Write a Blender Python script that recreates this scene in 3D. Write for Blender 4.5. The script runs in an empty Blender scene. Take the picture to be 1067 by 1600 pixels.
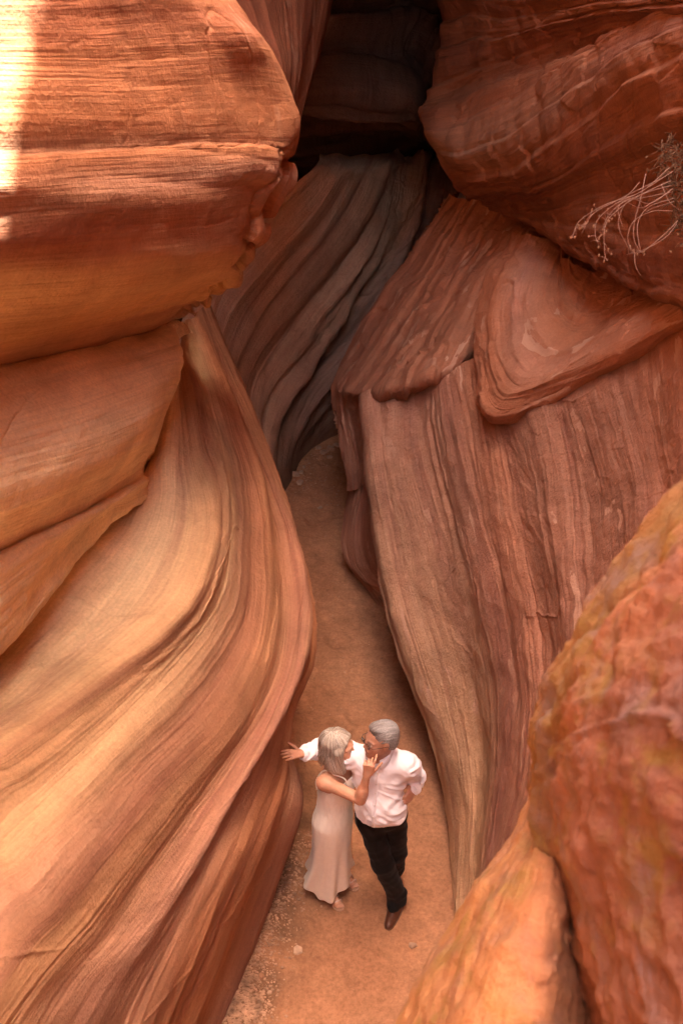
import bpy, math, random
import numpy as np
from mathutils import Vector, Matrix, noise as mnoise
from math import radians, sin, cos, pi, sqrt

# ------------------------------------------------------------------ camera, sky, sun, exposure
scn = bpy.context.scene
COL = scn.collection
CAM_H = 5.9
PITCH = radians(30)
FPX, CX, CY = 1555.0, 533.5, 800.0
cam_d = bpy.data.cameras.new("camera")
cam = bpy.data.objects.new("camera", cam_d)
COL.objects.link(cam)
cam.location = (0, 0, CAM_H)
cam.rotation_euler = (radians(90) - PITCH, 0, 0)
cam_d.sensor_fit = 'VERTICAL'
cam_d.sensor_height = 36.0
cam_d.lens = 35.0
cam_d.clip_start = 0.05
cam_d.clip_end = 300
cam_d.dof.use_dof = True
cam_d.dof.focus_distance = 6.4
cam_d.dof.aperture_fstop = 4.0
scn.camera = cam

SUN_EL, SUN_AZ = radians(72), radians(90)     # azimuth from +Y towards +X
world = bpy.data.worlds.new("World")
scn.world = world
world.use_nodes = True
wn = world.node_tree
wn.nodes.clear()
sky = wn.nodes.new("ShaderNodeTexSky")
sky.sky_type = 'NISHITA'
sky.sun_disc = False
sky.sun_elevation = SUN_EL
sky.sun_rotation = SUN_AZ
sky.dust_density = 3.0
tint = wn.nodes.new("ShaderNodeVectorMath"); tint.operation = 'MULTIPLY'
tint.inputs[1].default_value = (1.50, 1.13, 0.84)
bg = wn.nodes.new("ShaderNodeBackground")
bg.inputs["Strength"].default_value = 0.15
wo = wn.nodes.new("ShaderNodeOutputWorld")
wn.links.new(sky.outputs[0], tint.inputs[0])
wn.links.new(tint.outputs[0], bg.inputs[0])
wn.links.new(bg.outputs[0], wo.inputs[0])

sun_dir = Vector((sin(SUN_AZ) * cos(SUN_EL), cos(SUN_AZ) * cos(SUN_EL), sin(SUN_EL)))
sun_d = bpy.data.lights.new("sun", 'SUN')
sun_d.energy = 4.0
sun_d.angle = radians(0.5)
sun_d.color = (1.0, 0.93, 0.82)
sun = bpy.data.objects.new("sun", sun_d)
COL.objects.link(sun)
sun.rotation_euler = sun_dir.to_track_quat('Z', 'Y').to_euler()
sun.location = (0, 0, 20)

scn.view_settings.view_transform = 'Standard'
scn.view_settings.look = 'None'
scn.view_settings.gamma = 1.0
scn.view_settings.exposure = 4.15
scn.cycles.max_bounces = 8
scn.cycles.diffuse_bounces = 6
scn.cycles.use_denoising = True

# ------------------------------------------------------------------ helpers
CP, SP = cos(PITCH), sin(PITCH)
def P(x, y, d):
    """the world point seen at photo pixel (x, y) at depth d in front of the lens"""
    a = (x - CX) / FPX; b = (CY - y) / FPX
    return np.array([a * d, d * (CP + b * SP), CAM_H + d * (-SP + b * CP)])
def PZ(x, y, z):
    b = (CY - y) / FPX
    return P(x, y, (CAM_H - z) / (SP - b * CP))
def PY(x, y, Y):
    b = (CY - y) / FPX
    return P(x, y, Y / (CP + b * SP))

_rs = np.random.RandomState(7)
_perm = _rs.permutation(4096).astype(np.int64)
_grad = _rs.uniform(0, 2 * pi, 4096)
def perlin(x, y, seed=0):
    x = np.asarray(x, float); y = np.asarray(y, float)
    xi = np.floor(x).astype(np.int64); yi = np.floor(y).astype(np.int64)
    xf = x - xi; yf = y - yi
    def g(ix, iy, dx, dy):
        h = _perm[(_perm[(ix + seed * 131) & 4095] + iy) & 4095]
        a = _grad[h]
        return np.cos(a) * dx + np.sin(a) * dy
    u = xf ** 3 * (xf * (xf * 6 - 15) + 10); v = yf ** 3 * (yf * (yf * 6 - 15) + 10)
    n00 = g(xi, yi, xf, yf); n10 = g(xi + 1, yi, xf - 1, yf)
    n01 = g(xi, yi + 1, xf, yf - 1); n11 = g(xi + 1, yi + 1, xf - 1, yf - 1)
    return ((n00 * (1 - u) + n10 * u) * (1 - v) + (n01 * (1 - u) + n11 * u) * v) * 1.5
def fbm(x, y, oct=4, seed=0):
    r = 0; a = 1
    for i in range(oct):
        r = r + a * perlin(x * 2 ** i, y * 2 ** i, seed + i * 7); a *= 0.5
    return r
def worley(x, y, seed=0):
    xi = np.floor(x).astype(np.int64); yi = np.floor(y).astype(np.int64)
    best = np.full(x.shape, 9.0); bid = np.zeros(x.shape)
    for dx in (-1, 0, 1):
        for dy in (-1, 0, 1):
            h = _perm[(_perm[(xi + dx + seed * 17) & 4095] + yi + dy) & 4095]
            px = xi + dx + (h & 63) / 63.0; py = yi + dy + ((h >> 6) & 63) / 63.0
            d = np.hypot(x - px, y - py); m = d < best
            best = np.where(m, d, best); bid = np.where(m, ((h * 7) & 255) / 255.0, bid)
    return best, bid
def sstep(a, b, x):
    t = np.clip((x - a) / (b - a), 0, 1); return t * t * (3 - 2 * t)

def catmull(pts, n):
    """pts (m,k) -> n points evenly spaced along the curve through pts"""
    pts = np.asarray(pts, float)
    m = len(pts)
    ext = np.vstack([2 * pts[0] - pts[1], pts, 2 * pts[-1] - pts[-2]])
    ts = np.linspace(0, m - 1, 24 * (m - 1) + 1)
    i = np.minimum(ts.astype(int), m - 2); t = (ts - i)[:, None]
    p0, p1, p2, p3 = ext[i], ext[i + 1], ext[i + 2], ext[i + 3]
    c = 0.5 * (2 * p1 + (p2 - p0) * t + (2 * p0 - 5 * p1 + 4 * p2 - p3) * t ** 2 + (3 * p1 - p0 - 3 * p2 + p3) * t ** 3)
    L = np.r_[0, np.cumsum(np.linalg.norm(np.diff(c[:, :3], axis=0), axis=1))]
    q = np.linspace(0, L[-1], n)
    return np.stack([np.interp(q, L, c[:, k]) for k in range(c.shape[1])], 1), L[-1]

def cat_rows(R, par, n_out):
    """R (rows, n, k) interpolated across rows at values par->n_out samples"""
    m = R.shape[0]
    ext = np.concatenate([2 * R[:1] - R[1:2], R, 2 * R[-1:] - R[-2:-1]])
    ts = np.interp(np.linspace(0, par[-1], n_out), par, np.arange(m))
    i = np.minimum(ts.astype(int), m - 2); t = (ts - i)[:, None, None]
    p0, p1, p2, p3 = ext[i], ext[i + 1], ext[i + 2], ext[i + 3]
    return 0.5 * (2 * p1 + (p2 - p0) * t + (2 * p0 - 5 * p1 + 4 * p2 - p3) * t ** 2 + (3 * p1 - p0 - 3 * p2 + p3) * t ** 3)

def grid_mesh(name, V, uv=None, pig=None, mat=None, smooth=True, flip=False, parent=None):
    a, b = V.shape[:2]
    me = bpy.data.meshes.new(name)
    idx = np.arange(a * b).reshape(a, b)
    q = np.stack([idx[:-1, :-1], idx[1:, :-1], idx[1:, 1:], idx[:-1, 1:]], -1).reshape(-1, 4)
    if flip: q = q[:, ::-1]
    nf = len(q)
    me.vertices.add(a * b); me.vertices.foreach_set("co", V.reshape(-1).astype(np.float32))
    me.loops.add(nf * 4); me.loops.foreach_set("vertex_index", q.reshape(-1).astype(np.int32))
    me.polygons.add(nf); me.polygons.foreach_set("loop_start", np.arange(0, nf * 4, 4, dtype=np.int32))
    me.update(calc_edges=True)
    me.polygons.foreach_set("use_smooth", np.full(nf, smooth))
    if uv is not None:
        l = me.uv_layers.new(name="strata")
        l.data.foreach_set("uv", uv.reshape(-1, 2)[q.reshape(-1)].reshape(-1).astype(np.float32))
    if pig is not None:
        at = me.attributes.new("pigment", 'FLOAT_COLOR', 'POINT')
        c = np.concatenate([pig.reshape(-1, 3), np.ones((a * b, 1))], 1)
        at.data.foreach_set("color", c.reshape(-1).astype(np.float32))
    o = bpy.data.objects.new(name, me)
    COL.objects.link(o)
    if mat: me.materials.append(mat)
    if parent: o.parent = parent
    return o

def off_row(row, vec):
    return (row[0], row[1], [(0, 0, 0, P(*p[:3]) + np.array(vec, float)) for p in row[2]])
def rock(name, rows, mat, nu=420, ns=420, amp=1.0, flip=False, seed=0, fine=1.0, dens=1.0,
         broad=0.05, mid=0.022, rough=1.0, warp=1.0, mids=9.0, cracks=1.0, ledge=None, ampf=None, chip=None, rf=3.1, head=None, tail=None):
    """rows = [(pigment a, pigment b, [(px,py,depth)...]) ...]: strata lines; surface is swept across them."""
    R = []
    Ls = []
    for ca, cb, pts in rows:
        w = np.array([P(*p) if len(p) == 3 else p[3] for p in pts])
        if head is not None: w = np.vstack([w[:1] + np.array(head, float), w])
        if tail is not None: w = np.vstack([w, w[-1:] + np.array(tail, float)])
        c, L = catmull(w, nu); Ls.append(L)
        t = np.linspace(0, 1, nu)[:, None]
        col = np.array(ca)[None] * (1 - t) + np.array(cb)[None] * t
        R.append(np.concatenate([c, col], 1))
    R = np.array(R)
    step = np.linalg.norm(np.diff(R[:, :, :3], axis=0), axis=2).mean(1)
    par = np.r_[0, np.cumsum(step)]
    G = cat_rows(R, par, ns)
    V = G[:, :, :3]; pig = np.clip(G[:, :, 3:], 0.01, 0.9)
    u = np.linspace(0, np.mean(Ls), nu)[None, :] + np.zeros((ns, 1))
    s = np.linspace(0, par[-1], ns)[:, None] * dens + np.zeros((1, nu))
    du = np.gradient(V, axis=1); dv = np.gradient(V, axis=0)
    N = np.cross(dv, du); N /= np.linalg.norm(N, axis=2, keepdims=True) + 1e-9
    if flip: N = -N
    u0 = u + seed * 13.7
    w = (fbm(u0 * 0.4, s * 0.5, 2, seed) * 0.12 + fbm(u0 * 1.1, s * 1.0, 2, seed + 1) * 0.018) * warp
    s2 = s + w
    s2 = s2 + 0.09 * perlin(u0 * 0.05, s2 * 2.1, seed + 2) + 0.03 * perlin(u0 * 0.1, s2 * 7, seed + 4)
    un = np.linspace(0, 1, nu)[None, :] + np.zeros((ns, 1)); sn = np.linspace(0, 1, ns)[:, None] + np.zeros((1, nu))
    m1 = sstep(-0.45, 0.45, fbm(u0 * 0.35, s2 * 0.9, 2, seed + 3))
    m2 = sstep(-0.15, 0.55, fbm(u0 * 0.45, s2 * 2.2, 2, seed + 5))
    h = perlin(u0 * 0.28, s2 * 2.3, seed + 11) * broad
    h = h + (np.abs(perlin(u0 * 0.45, s2 * mids, seed + 13)) ** 0.7 - 0.35) * mid * (0.15 + 1.1 * m1)
    h = h + (np.abs(perlin(u0 * 0.7, s2 * 24, seed + 17)) ** 0.7 - 0.3) * 0.010 * fine * (0.05 + 1.1 * m2)
    h = h + (np.abs(perlin(u0 * 1.3, s2 * 60, seed + 19)) - 0.25) * 0.004 * fine * (0.1 + m1 * m2 * 1.6)
    h = h + fbm(u * rf, s * rf, 4, seed + 23) * 0.007 * rough
    ck = np.abs(perlin(u0 * 0.9 + s * 0.8, s * 0.7 - u0 * 0.3, seed + 29) + 0.03 * fbm(u * 9, s * 9, 2, seed))
    h = h - np.exp(-(ck / 0.010) ** 2) * 0.02 * sstep(0.0, 0.35, perlin(u0 * 0.8, s * 1.1, seed + 31)) * cracks
    if ledge is not None:
        n_, la, lf = ledge; q = s2 * lf + 0.25 * perlin(u0 * 1.1, s2 * 1.5, seed + 37); fr = q - np.floor(q)
        h = h + la * (sstep(0, 0.16, fr) * (1 - fr) ** 0.8 - 0.3) * (0.3 + 0.7 * sstep(-.3, .3, perlin(u0 * .6, np.floor(q) * 3.7, seed + 41)))
    if ampf is not None: h = h * ampf(un, sn)
    if chip is not None:
        ca, cf, cm = chip
        f1, idv = worley(u * cf + 3, s * cf * 1.3 + seed)
        h = h + ca * ((idv - 0.5) * 1.2 - 0.55 * sstep(0.0, 0.9, f1)) * cm(un, sn)
    V = V + N * (h * amp)[:, :, None]
    uv = np.stack([u0, s2], -1)
    o = grid_mesh(name, V, uv, pig, mat, flip=not flip)
    o['kind'] = 'structure'
    return o

def NN(nt, typ, **kw):
    n = nt.nodes.new(typ)
    for k, v in kw.items():
        if k.startswith('i_'):
            key = k[2:]
            n.inputs[int(key) if key.isdigit() else key.replace('_', ' ')].default_value = v
        else: setattr(n, k, v)
    return n

def rock_material(name, moss=0.0, spots=0.0, contrast=1.0, streak=0.0, bump=1.0, finec=1.0, broadc=1.0):
    m = bpy.data.materials.new(name); m.use_nodes = True
    nt = m.node_tree; nt.nodes.clear(); L = nt.links.new
    out = NN(nt, "ShaderNodeOutputMaterial"); bs = NN(nt, "ShaderNodeBsdfPrincipled", i_Roughness=0.86)
    bs.inputs["Specular IOR Level"].default_value = 0.25
    L(bs.outputs[0], out.inputs[0])
    uv = NN(nt, "ShaderNodeUVMap", uv_map="strata"); pg = NN(nt, "ShaderNodeAttribute", attribute_name="pigment")
    tc = NN(nt, "ShaderNodeTexCoord")
    def noise(src, sc, scale, detail=3, rough=0.55, dist=0.0):
        mp = NN(nt, "ShaderNodeMapping"); mp.inputs["Scale"].default_value = sc
        L(src, mp.inputs["Vector"])
        n = NN(nt, "ShaderNodeTexNoise", i_Scale=scale, i_Detail=detail, i_Roughness=rough, i_Distortion=dist)
        L(mp.outputs[0], n.inputs["Vector"]); return n.outputs["Fac"]
    def mrange(src, a, b, c, d):
        n = NN(nt, "ShaderNodeMapRange", i_1=a, i_2=b, i_3=c, i_4=d); L(src, n.inputs[0]); return n.outputs[0]
    def mul(col, fac):
        n = NN(nt, "ShaderNodeVectorMath", operation='SCALE'); L(col, n.inputs[0]); L(fac, n.inputs[3]); return n.outputs[0]
    def mix(fac, a, b):
        n = NN(nt, "ShaderNodeMix", data_type='RGBA')
        L(fac, n.inputs[0]) if not isinstance(fac, float) else setattr(n.inputs[0], 'default_value', fac)
        for i, v in ((6, a), (7, b)):
            if isinstance(v, tuple): n.inputs[i].default_value = v + (1,)
            else: L(v, n.inputs[i])
        return n.outputs[2]
    band1 = noise(uv.outputs[0], (0.25, 3.0, 1), 1.0, 4, 0.6)
    band2 = noise(uv.outputs[0], (0.5, 14.0, 1), 1.0, 4, 0.65)
    band3 = noise(uv.outputs[0], (1.2, 60.0, 1), 1.0, 3, 0.6)
    blot = noise(tc.outputs["Object"], (1, 1, 1), 2.2, 5, 0.6, 0.6)
    grain = noise(tc.outputs["Object"], (1, 1, 1), 55, 4, 0.7)
    col = pg.outputs["Color"]
    # band hue: paler yellowish beds and darker purplish beds
    hs = NN(nt, "ShaderNodeVectorMath", operation='MULTIPLY'); L(col, hs.inputs[0]); hs.inputs[1].default_value = (1.22, 1.45, 1.55)
    hd = NN(nt, "ShaderNodeVectorMath", operation='MULTIPLY'); L(col, hd.inputs[0]); hd.inputs[1].default_value = (0.66, 0.55, 0.62)
    c1 = mix(mrange(band2, 0.50, 0.74, 0.0, 0.75 * contrast * finec), col, hs.outputs[0])
    c1 = mix(mrange(band1, 0.50, 0.36, 0.0, 0.85 * contrast * broadc), c1, hd.outputs[0])
    c1 = mix(mrange(band2, 0.42, 0.28, 0.0, 0.7 * contrast * finec), c1, hd.outputs[0])
    c1 = mul(c1, mrange(band3, 0.3, 0.7, 1 - 0.20 * contrast * finec, 1 + 0.18 * contrast * finec))
    c1 = mul(c1, mrange(blot, 0.3, 0.7, 0.82, 1.16))
    c1 = mul(c1, mrange(grain, 0.25, 0.75, 0.84, 1.16))
    if streak > 0:   # pale mineral streaks running down the face
        st = noise(tc.outputs["Object"], (1, 1, 0.16), 7.0, 4, 0.6)
        st2 = noise(tc.outputs["Object"], (1, 1, 1), 1.1, 2, 0.5)
        k = NN(nt, "ShaderNodeMath", operation='MULTIPLY')
        L(mrange(st, 0.56, 0.66, 0, streak), k.inputs[0]); L(mrange(st2, 0.5, 0.62, 0, 1), k.inputs[1])
        c1 = mix(k.outputs[0], c1, (0.50, 0.30, 0.19))
    if spots > 0:    # chipped pale patches, stretched along the beds
        sp = noise(uv.outputs[0], (2.2, 6.5, 1), 1.0, 5, 0.5, 0.2)
        sp2 = noise(tc.outputs["Object"], (1, 1, 1), 1.6, 2, 0.5)
        k = NN(nt, "ShaderNodeMath", operation='MULTIPLY')
        L(mrange(sp, 0.60, 0.612, 0, spots), k.inputs[0]); L(mrange(sp2, 0.45, 0.55, 0, 1), k.inputs[1])
        c1 = mix(k.outputs[0], c1, (0.47, 0.27, 0.18))
    if moss > 0:
        ms = noise(tc.outputs["Object"], (1, 1, 1), 9.0, 5, 0.65, 0.4)
        ms2 = noise(tc.outputs["Object"], (1, 1, 1), 2.3, 2, 0.5)
        k = NN(nt, "ShaderNodeMath", operation='MULTIPLY')
        L(mrange(ms, 0.5, 0.62, 0, moss), k.inputs[0]); L(mrange(ms2, 0.42, 0.56, 0, 1), k.inputs[1])
        c1 = mix(k.outputs[0], c1, (0.17, 0.125, 0.02))
        gy = noise(tc.outputs["Object"], (1, 1, 1), 6.0, 4, 0.6, 0.3)
        c1 = mix(mrange(gy, 0.50, 0.62, 0, 0.6 if moss > .48 else .3), c1, (0.15, 0.095, 0.09))
    L(c1, bs.inputs["Base Color"])
    b1 = NN(nt, "ShaderNodeMath", operation='MULTIPLY_ADD'); L(band3, b1.inputs[0]); b1.inputs[1].default_value = 0.8; L(grain, b1.inputs[2])
    pits = noise(tc.outputs["Object"], (1, 1, 1), 16, 3, 0.6)
    b2 = NN(nt, "ShaderNodeMath", operation='MULTIPLY_ADD'); L(band2, b2.inputs[0]); b2.inputs[1].default_value = 1.6; L(b1.outputs[0], b2.inputs[2])
    b3 = NN(nt, "ShaderNodeMath", operation='MULTIPLY_ADD'); L(pits, b3.inputs[0]); b3.inputs[1].default_value = 0.8; L(b2.outputs[0], b3.inputs[2])
    bp = NN(nt, "ShaderNodeBump", i_Strength=0.75 * bump, i_Distance=0.012)
    L(b3.outputs[0], bp.inputs["Height"]); L(bp.outputs[0], bs.inputs["Normal"])
    return m

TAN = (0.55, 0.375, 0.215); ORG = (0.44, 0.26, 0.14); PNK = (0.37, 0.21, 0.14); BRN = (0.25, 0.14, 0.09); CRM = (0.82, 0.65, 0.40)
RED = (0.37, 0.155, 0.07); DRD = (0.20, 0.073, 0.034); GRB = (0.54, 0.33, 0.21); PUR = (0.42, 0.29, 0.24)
OCH = (0.60, 0.37, 0.16); MOS = (0.17, 0.11, 0.03); MAU = (0.17, 0.072, 0.044); RST = (0.27, 0.115, 0.055)
RPK = (0.37, 0.185, 0.12); RRD = (0.34, 0.135, 0.068); RBR = (0.29, 0.135, 0.082); ORH = (0.31, 0.15, 0.062)
SHD_FAR = (0.10, 0.055, 0.04); SHD_PALE = (0.20, 0.14, 0.13)  # far upper wall tones with its deep shade put into the colour
#--CANYON--
M_wall = rock_material("sandstone_left", contrast=0.85, finec=0.55, broadc=1.0, bump=0.7)
M_red = rock_material("sandstone_red", contrast=0.8, streak=0.45, finec=0.6, bump=0.8)
M_redr = rock_material("sandstone_dark_red", contrast=0.9, finec=0.8, bump=1.0)
M_right = rock_material("sandstone_right", contrast=0.65, spots=0.85, finec=0.85)
M_lobe = rock_material("sandstone_worn", contrast=0.45, spots=0.85, finec=0.8)
M_far = rock_material("sandstone_far", contrast=0.5)
M_near = rock_material("sandstone_mossy", contrast=0.6, moss=0.5, finec=0.4)
M_bulge = rock_material("sandstone_cream", contrast=0.5, finec=0.8, broadc=0.2, bump=0.8)
M_near2 = rock_material("sandstone_rim", contrast=0.6, finec=0.3, moss=0.45)
M_plain = rock_material("sandstone_plain", contrast=0.35, bump=0.7)

# big sloping slab of the left wall
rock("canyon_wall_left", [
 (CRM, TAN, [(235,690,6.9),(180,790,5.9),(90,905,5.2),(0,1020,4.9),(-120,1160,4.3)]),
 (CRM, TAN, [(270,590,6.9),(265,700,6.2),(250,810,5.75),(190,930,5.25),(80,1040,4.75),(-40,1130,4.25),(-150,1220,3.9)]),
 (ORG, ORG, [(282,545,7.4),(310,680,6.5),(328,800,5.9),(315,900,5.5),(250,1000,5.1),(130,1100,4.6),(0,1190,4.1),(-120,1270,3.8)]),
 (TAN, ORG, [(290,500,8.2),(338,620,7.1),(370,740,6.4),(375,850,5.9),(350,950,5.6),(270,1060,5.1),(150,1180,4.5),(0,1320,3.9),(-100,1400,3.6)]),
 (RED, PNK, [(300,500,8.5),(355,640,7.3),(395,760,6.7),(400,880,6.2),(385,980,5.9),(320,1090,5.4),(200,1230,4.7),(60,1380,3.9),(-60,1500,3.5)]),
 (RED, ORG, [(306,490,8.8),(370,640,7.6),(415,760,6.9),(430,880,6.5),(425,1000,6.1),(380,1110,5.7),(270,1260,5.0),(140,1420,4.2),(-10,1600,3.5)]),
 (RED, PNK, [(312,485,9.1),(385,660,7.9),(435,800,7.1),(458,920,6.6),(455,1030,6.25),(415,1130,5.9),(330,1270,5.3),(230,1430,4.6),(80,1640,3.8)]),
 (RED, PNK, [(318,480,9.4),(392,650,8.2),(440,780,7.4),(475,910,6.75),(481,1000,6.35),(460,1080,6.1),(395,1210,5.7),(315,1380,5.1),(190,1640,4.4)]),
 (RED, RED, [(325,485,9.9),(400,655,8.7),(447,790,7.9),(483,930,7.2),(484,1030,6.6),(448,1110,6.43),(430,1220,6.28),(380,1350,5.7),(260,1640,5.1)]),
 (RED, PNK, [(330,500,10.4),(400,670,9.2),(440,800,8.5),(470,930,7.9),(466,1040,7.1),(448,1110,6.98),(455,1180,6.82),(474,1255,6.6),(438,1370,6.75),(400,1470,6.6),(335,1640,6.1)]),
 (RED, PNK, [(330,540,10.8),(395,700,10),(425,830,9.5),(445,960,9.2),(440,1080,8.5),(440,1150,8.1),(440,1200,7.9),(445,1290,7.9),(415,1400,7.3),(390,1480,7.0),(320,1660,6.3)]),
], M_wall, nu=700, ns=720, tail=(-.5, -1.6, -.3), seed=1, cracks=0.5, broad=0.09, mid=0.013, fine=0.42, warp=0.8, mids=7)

# tan bulge and lip above the slab
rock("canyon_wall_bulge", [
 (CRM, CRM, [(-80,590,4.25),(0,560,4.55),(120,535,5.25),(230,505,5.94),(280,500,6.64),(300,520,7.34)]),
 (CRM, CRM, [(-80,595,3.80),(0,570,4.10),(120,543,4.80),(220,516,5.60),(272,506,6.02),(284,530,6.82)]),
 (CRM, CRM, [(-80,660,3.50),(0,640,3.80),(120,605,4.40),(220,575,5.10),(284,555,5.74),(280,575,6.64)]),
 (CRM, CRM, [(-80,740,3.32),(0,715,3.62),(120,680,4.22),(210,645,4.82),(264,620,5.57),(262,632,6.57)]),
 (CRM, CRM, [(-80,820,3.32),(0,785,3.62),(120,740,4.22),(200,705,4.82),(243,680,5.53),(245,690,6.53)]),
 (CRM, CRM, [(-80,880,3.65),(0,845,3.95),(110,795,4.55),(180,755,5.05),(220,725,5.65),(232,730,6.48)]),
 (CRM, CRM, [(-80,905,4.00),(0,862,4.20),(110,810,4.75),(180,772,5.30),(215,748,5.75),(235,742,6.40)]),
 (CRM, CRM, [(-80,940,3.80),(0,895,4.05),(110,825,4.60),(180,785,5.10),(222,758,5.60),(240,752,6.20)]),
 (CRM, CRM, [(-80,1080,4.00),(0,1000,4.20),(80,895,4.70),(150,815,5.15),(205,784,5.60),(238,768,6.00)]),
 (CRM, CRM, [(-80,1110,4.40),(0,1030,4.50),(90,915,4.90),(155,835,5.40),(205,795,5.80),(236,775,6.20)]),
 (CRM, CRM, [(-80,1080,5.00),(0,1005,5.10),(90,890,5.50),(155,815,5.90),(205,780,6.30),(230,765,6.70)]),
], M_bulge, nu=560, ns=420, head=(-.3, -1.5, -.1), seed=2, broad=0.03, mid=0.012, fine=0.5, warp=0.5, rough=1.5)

# red overhanging block at upper left
def arow(y, pts, col=RED, col2=None, dl=0.0):
    return (col, col2 or col, pts)
rock("canyon_wall_overhang", [
 (RED, RED, [(-300,-260,2.2),(-150,-260,2.6),(0,-260,2.9),(150,-240,3.5),(240,-200,4.1),(270,-180,5.2),(280,-170,6.4)]),
 (RED, RED, [(-300,-80,2.1),(-150,-80,2.5),(0,-80,2.8),(150,-80,3.4),(270,-80,4.1),(320,-70,4.9),(335,-60,6.0)]),
 (RED, RED, [(-300,0,2.1),(-150,0,2.5),(0,0,2.8),(150,0,3.4),(300,0,4.3),(362,5,4.9),(380,10,6)]),
 (RED, RED, [(-300,60,2.1),(-150,60,2.5),(0,60,2.8),(150,60,3.4),(300,60,4.3),(402,58,5.0),(412,65,6.2)]),
 (RED, RED, [(-300,120,2.1),(-150,120,2.5),(0,120,2.8),(150,120,3.4),(300,120,4.3),(400,115,5.0),(444,122,5.5),(448,130,6.5)]),
 (RED, RED, [(-300,190,2.1),(-150,190,2.5),(0,190,2.8),(150,190,3.4),(300,190,4.3),(410,190,5.1),(470,185,5.7),(465,190,6.7)]),
 (BRN, RED, [(-300,235,2.12),(-150,235,2.52),(0,235,2.82),(150,230,3.42),(300,222,4.32),(400,224,5.05),(460,230,5.7),(455,240,6.8)]),
 (RED, RED, [(-300,250,2.1),(-150,250,2.5),(0,250,2.8),(150,242,3.4),(300,234,4.3),(400,238,5.0),(440,244,5.5),(440,255,6.6)]),
 (RED, PNK, [(-300,290,2.1),(-150,290,2.5),(0,290,2.8),(150,280,3.4),(300,272,4.3),(400,268,5.0),(443,275,5.5),(438,290,6.6)]),
 (BRN, RED, [(-300,330,2.15),(-150,330,2.55),(0,330,2.85),(150,320,3.4),(300,310,4.3),(390,305,5.05),(418,320,5.6),(415,330,6.6)]),
 (RED, RED, [(-300,400,2.2),(-150,400,2.6),(0,390,2.9),(150,380,3.5),(300,365,4.4),(385,360,5.1),(414,372,5.6),(405,385,6.6)]),
 (OCH, ORG, [(-300,460,2.3),(-150,460,2.7),(0,445,3.1),(150,435,3.7),(300,415,4.6),(365,412,5.2),(388,415,5.8),(375,430,6.8)]),
 (OCH, OCH, [(-300,540,2.65),(-150,535,3.05),(0,520,3.5),(100,505,4.05),(200,480,4.7),(280,463,5.3),(335,455,6.0),(330,460,7.0)]),
 (ORG, ORG, [(-300,600,3.0),(-150,590,3.4),(0,566,3.95),(100,545,4.5),(200,522,5.2),(250,508,5.5),(300,485,6.2),(305,480,7.2)]),
 (ORG, ORG, [(-300,602,3.5),(-150,592,3.9),(0,568,4.5),(100,547,5.0),(200,522,5.7),(250,508,6.2),(290,490,6.9),(300,480,7.8)]),
 (ORG, ORG, [(-300,590,4.2),(-150,580,4.6),(0,555,5.3),(100,535,5.9),(200,510,6.7),(250,500,7.2),(280,480,7.9),(290,470,8.8)]),
], M_red, nu=640, ns=560, head=(-.3, -1.5, .1), seed=3, cracks=0.3, warp=0.25, broad=0.03, mid=0.010, mids=5, fine=0.22, rough=1.1, ampf=lambda u, q: 0.45 + 0.9 * sstep(.35, .85, u), chip=(0.11, 4.5, lambda u, q: sstep(.72, .84, u) * sstep(.25, .4, q) * sstep(.8, .62, q)))

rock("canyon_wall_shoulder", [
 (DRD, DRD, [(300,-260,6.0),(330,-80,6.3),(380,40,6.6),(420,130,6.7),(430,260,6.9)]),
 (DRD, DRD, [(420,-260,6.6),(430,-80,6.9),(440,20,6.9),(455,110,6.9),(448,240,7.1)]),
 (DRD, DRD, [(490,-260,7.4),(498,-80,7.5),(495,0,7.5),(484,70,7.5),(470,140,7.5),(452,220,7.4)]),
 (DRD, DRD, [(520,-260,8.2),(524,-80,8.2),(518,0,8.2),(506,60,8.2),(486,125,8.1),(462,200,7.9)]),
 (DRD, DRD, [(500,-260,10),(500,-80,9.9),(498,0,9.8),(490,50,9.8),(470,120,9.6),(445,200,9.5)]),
], M_red, nu=260, ns=220, seed=4, broad=0.05, mid=0.04, mids=5)

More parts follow.
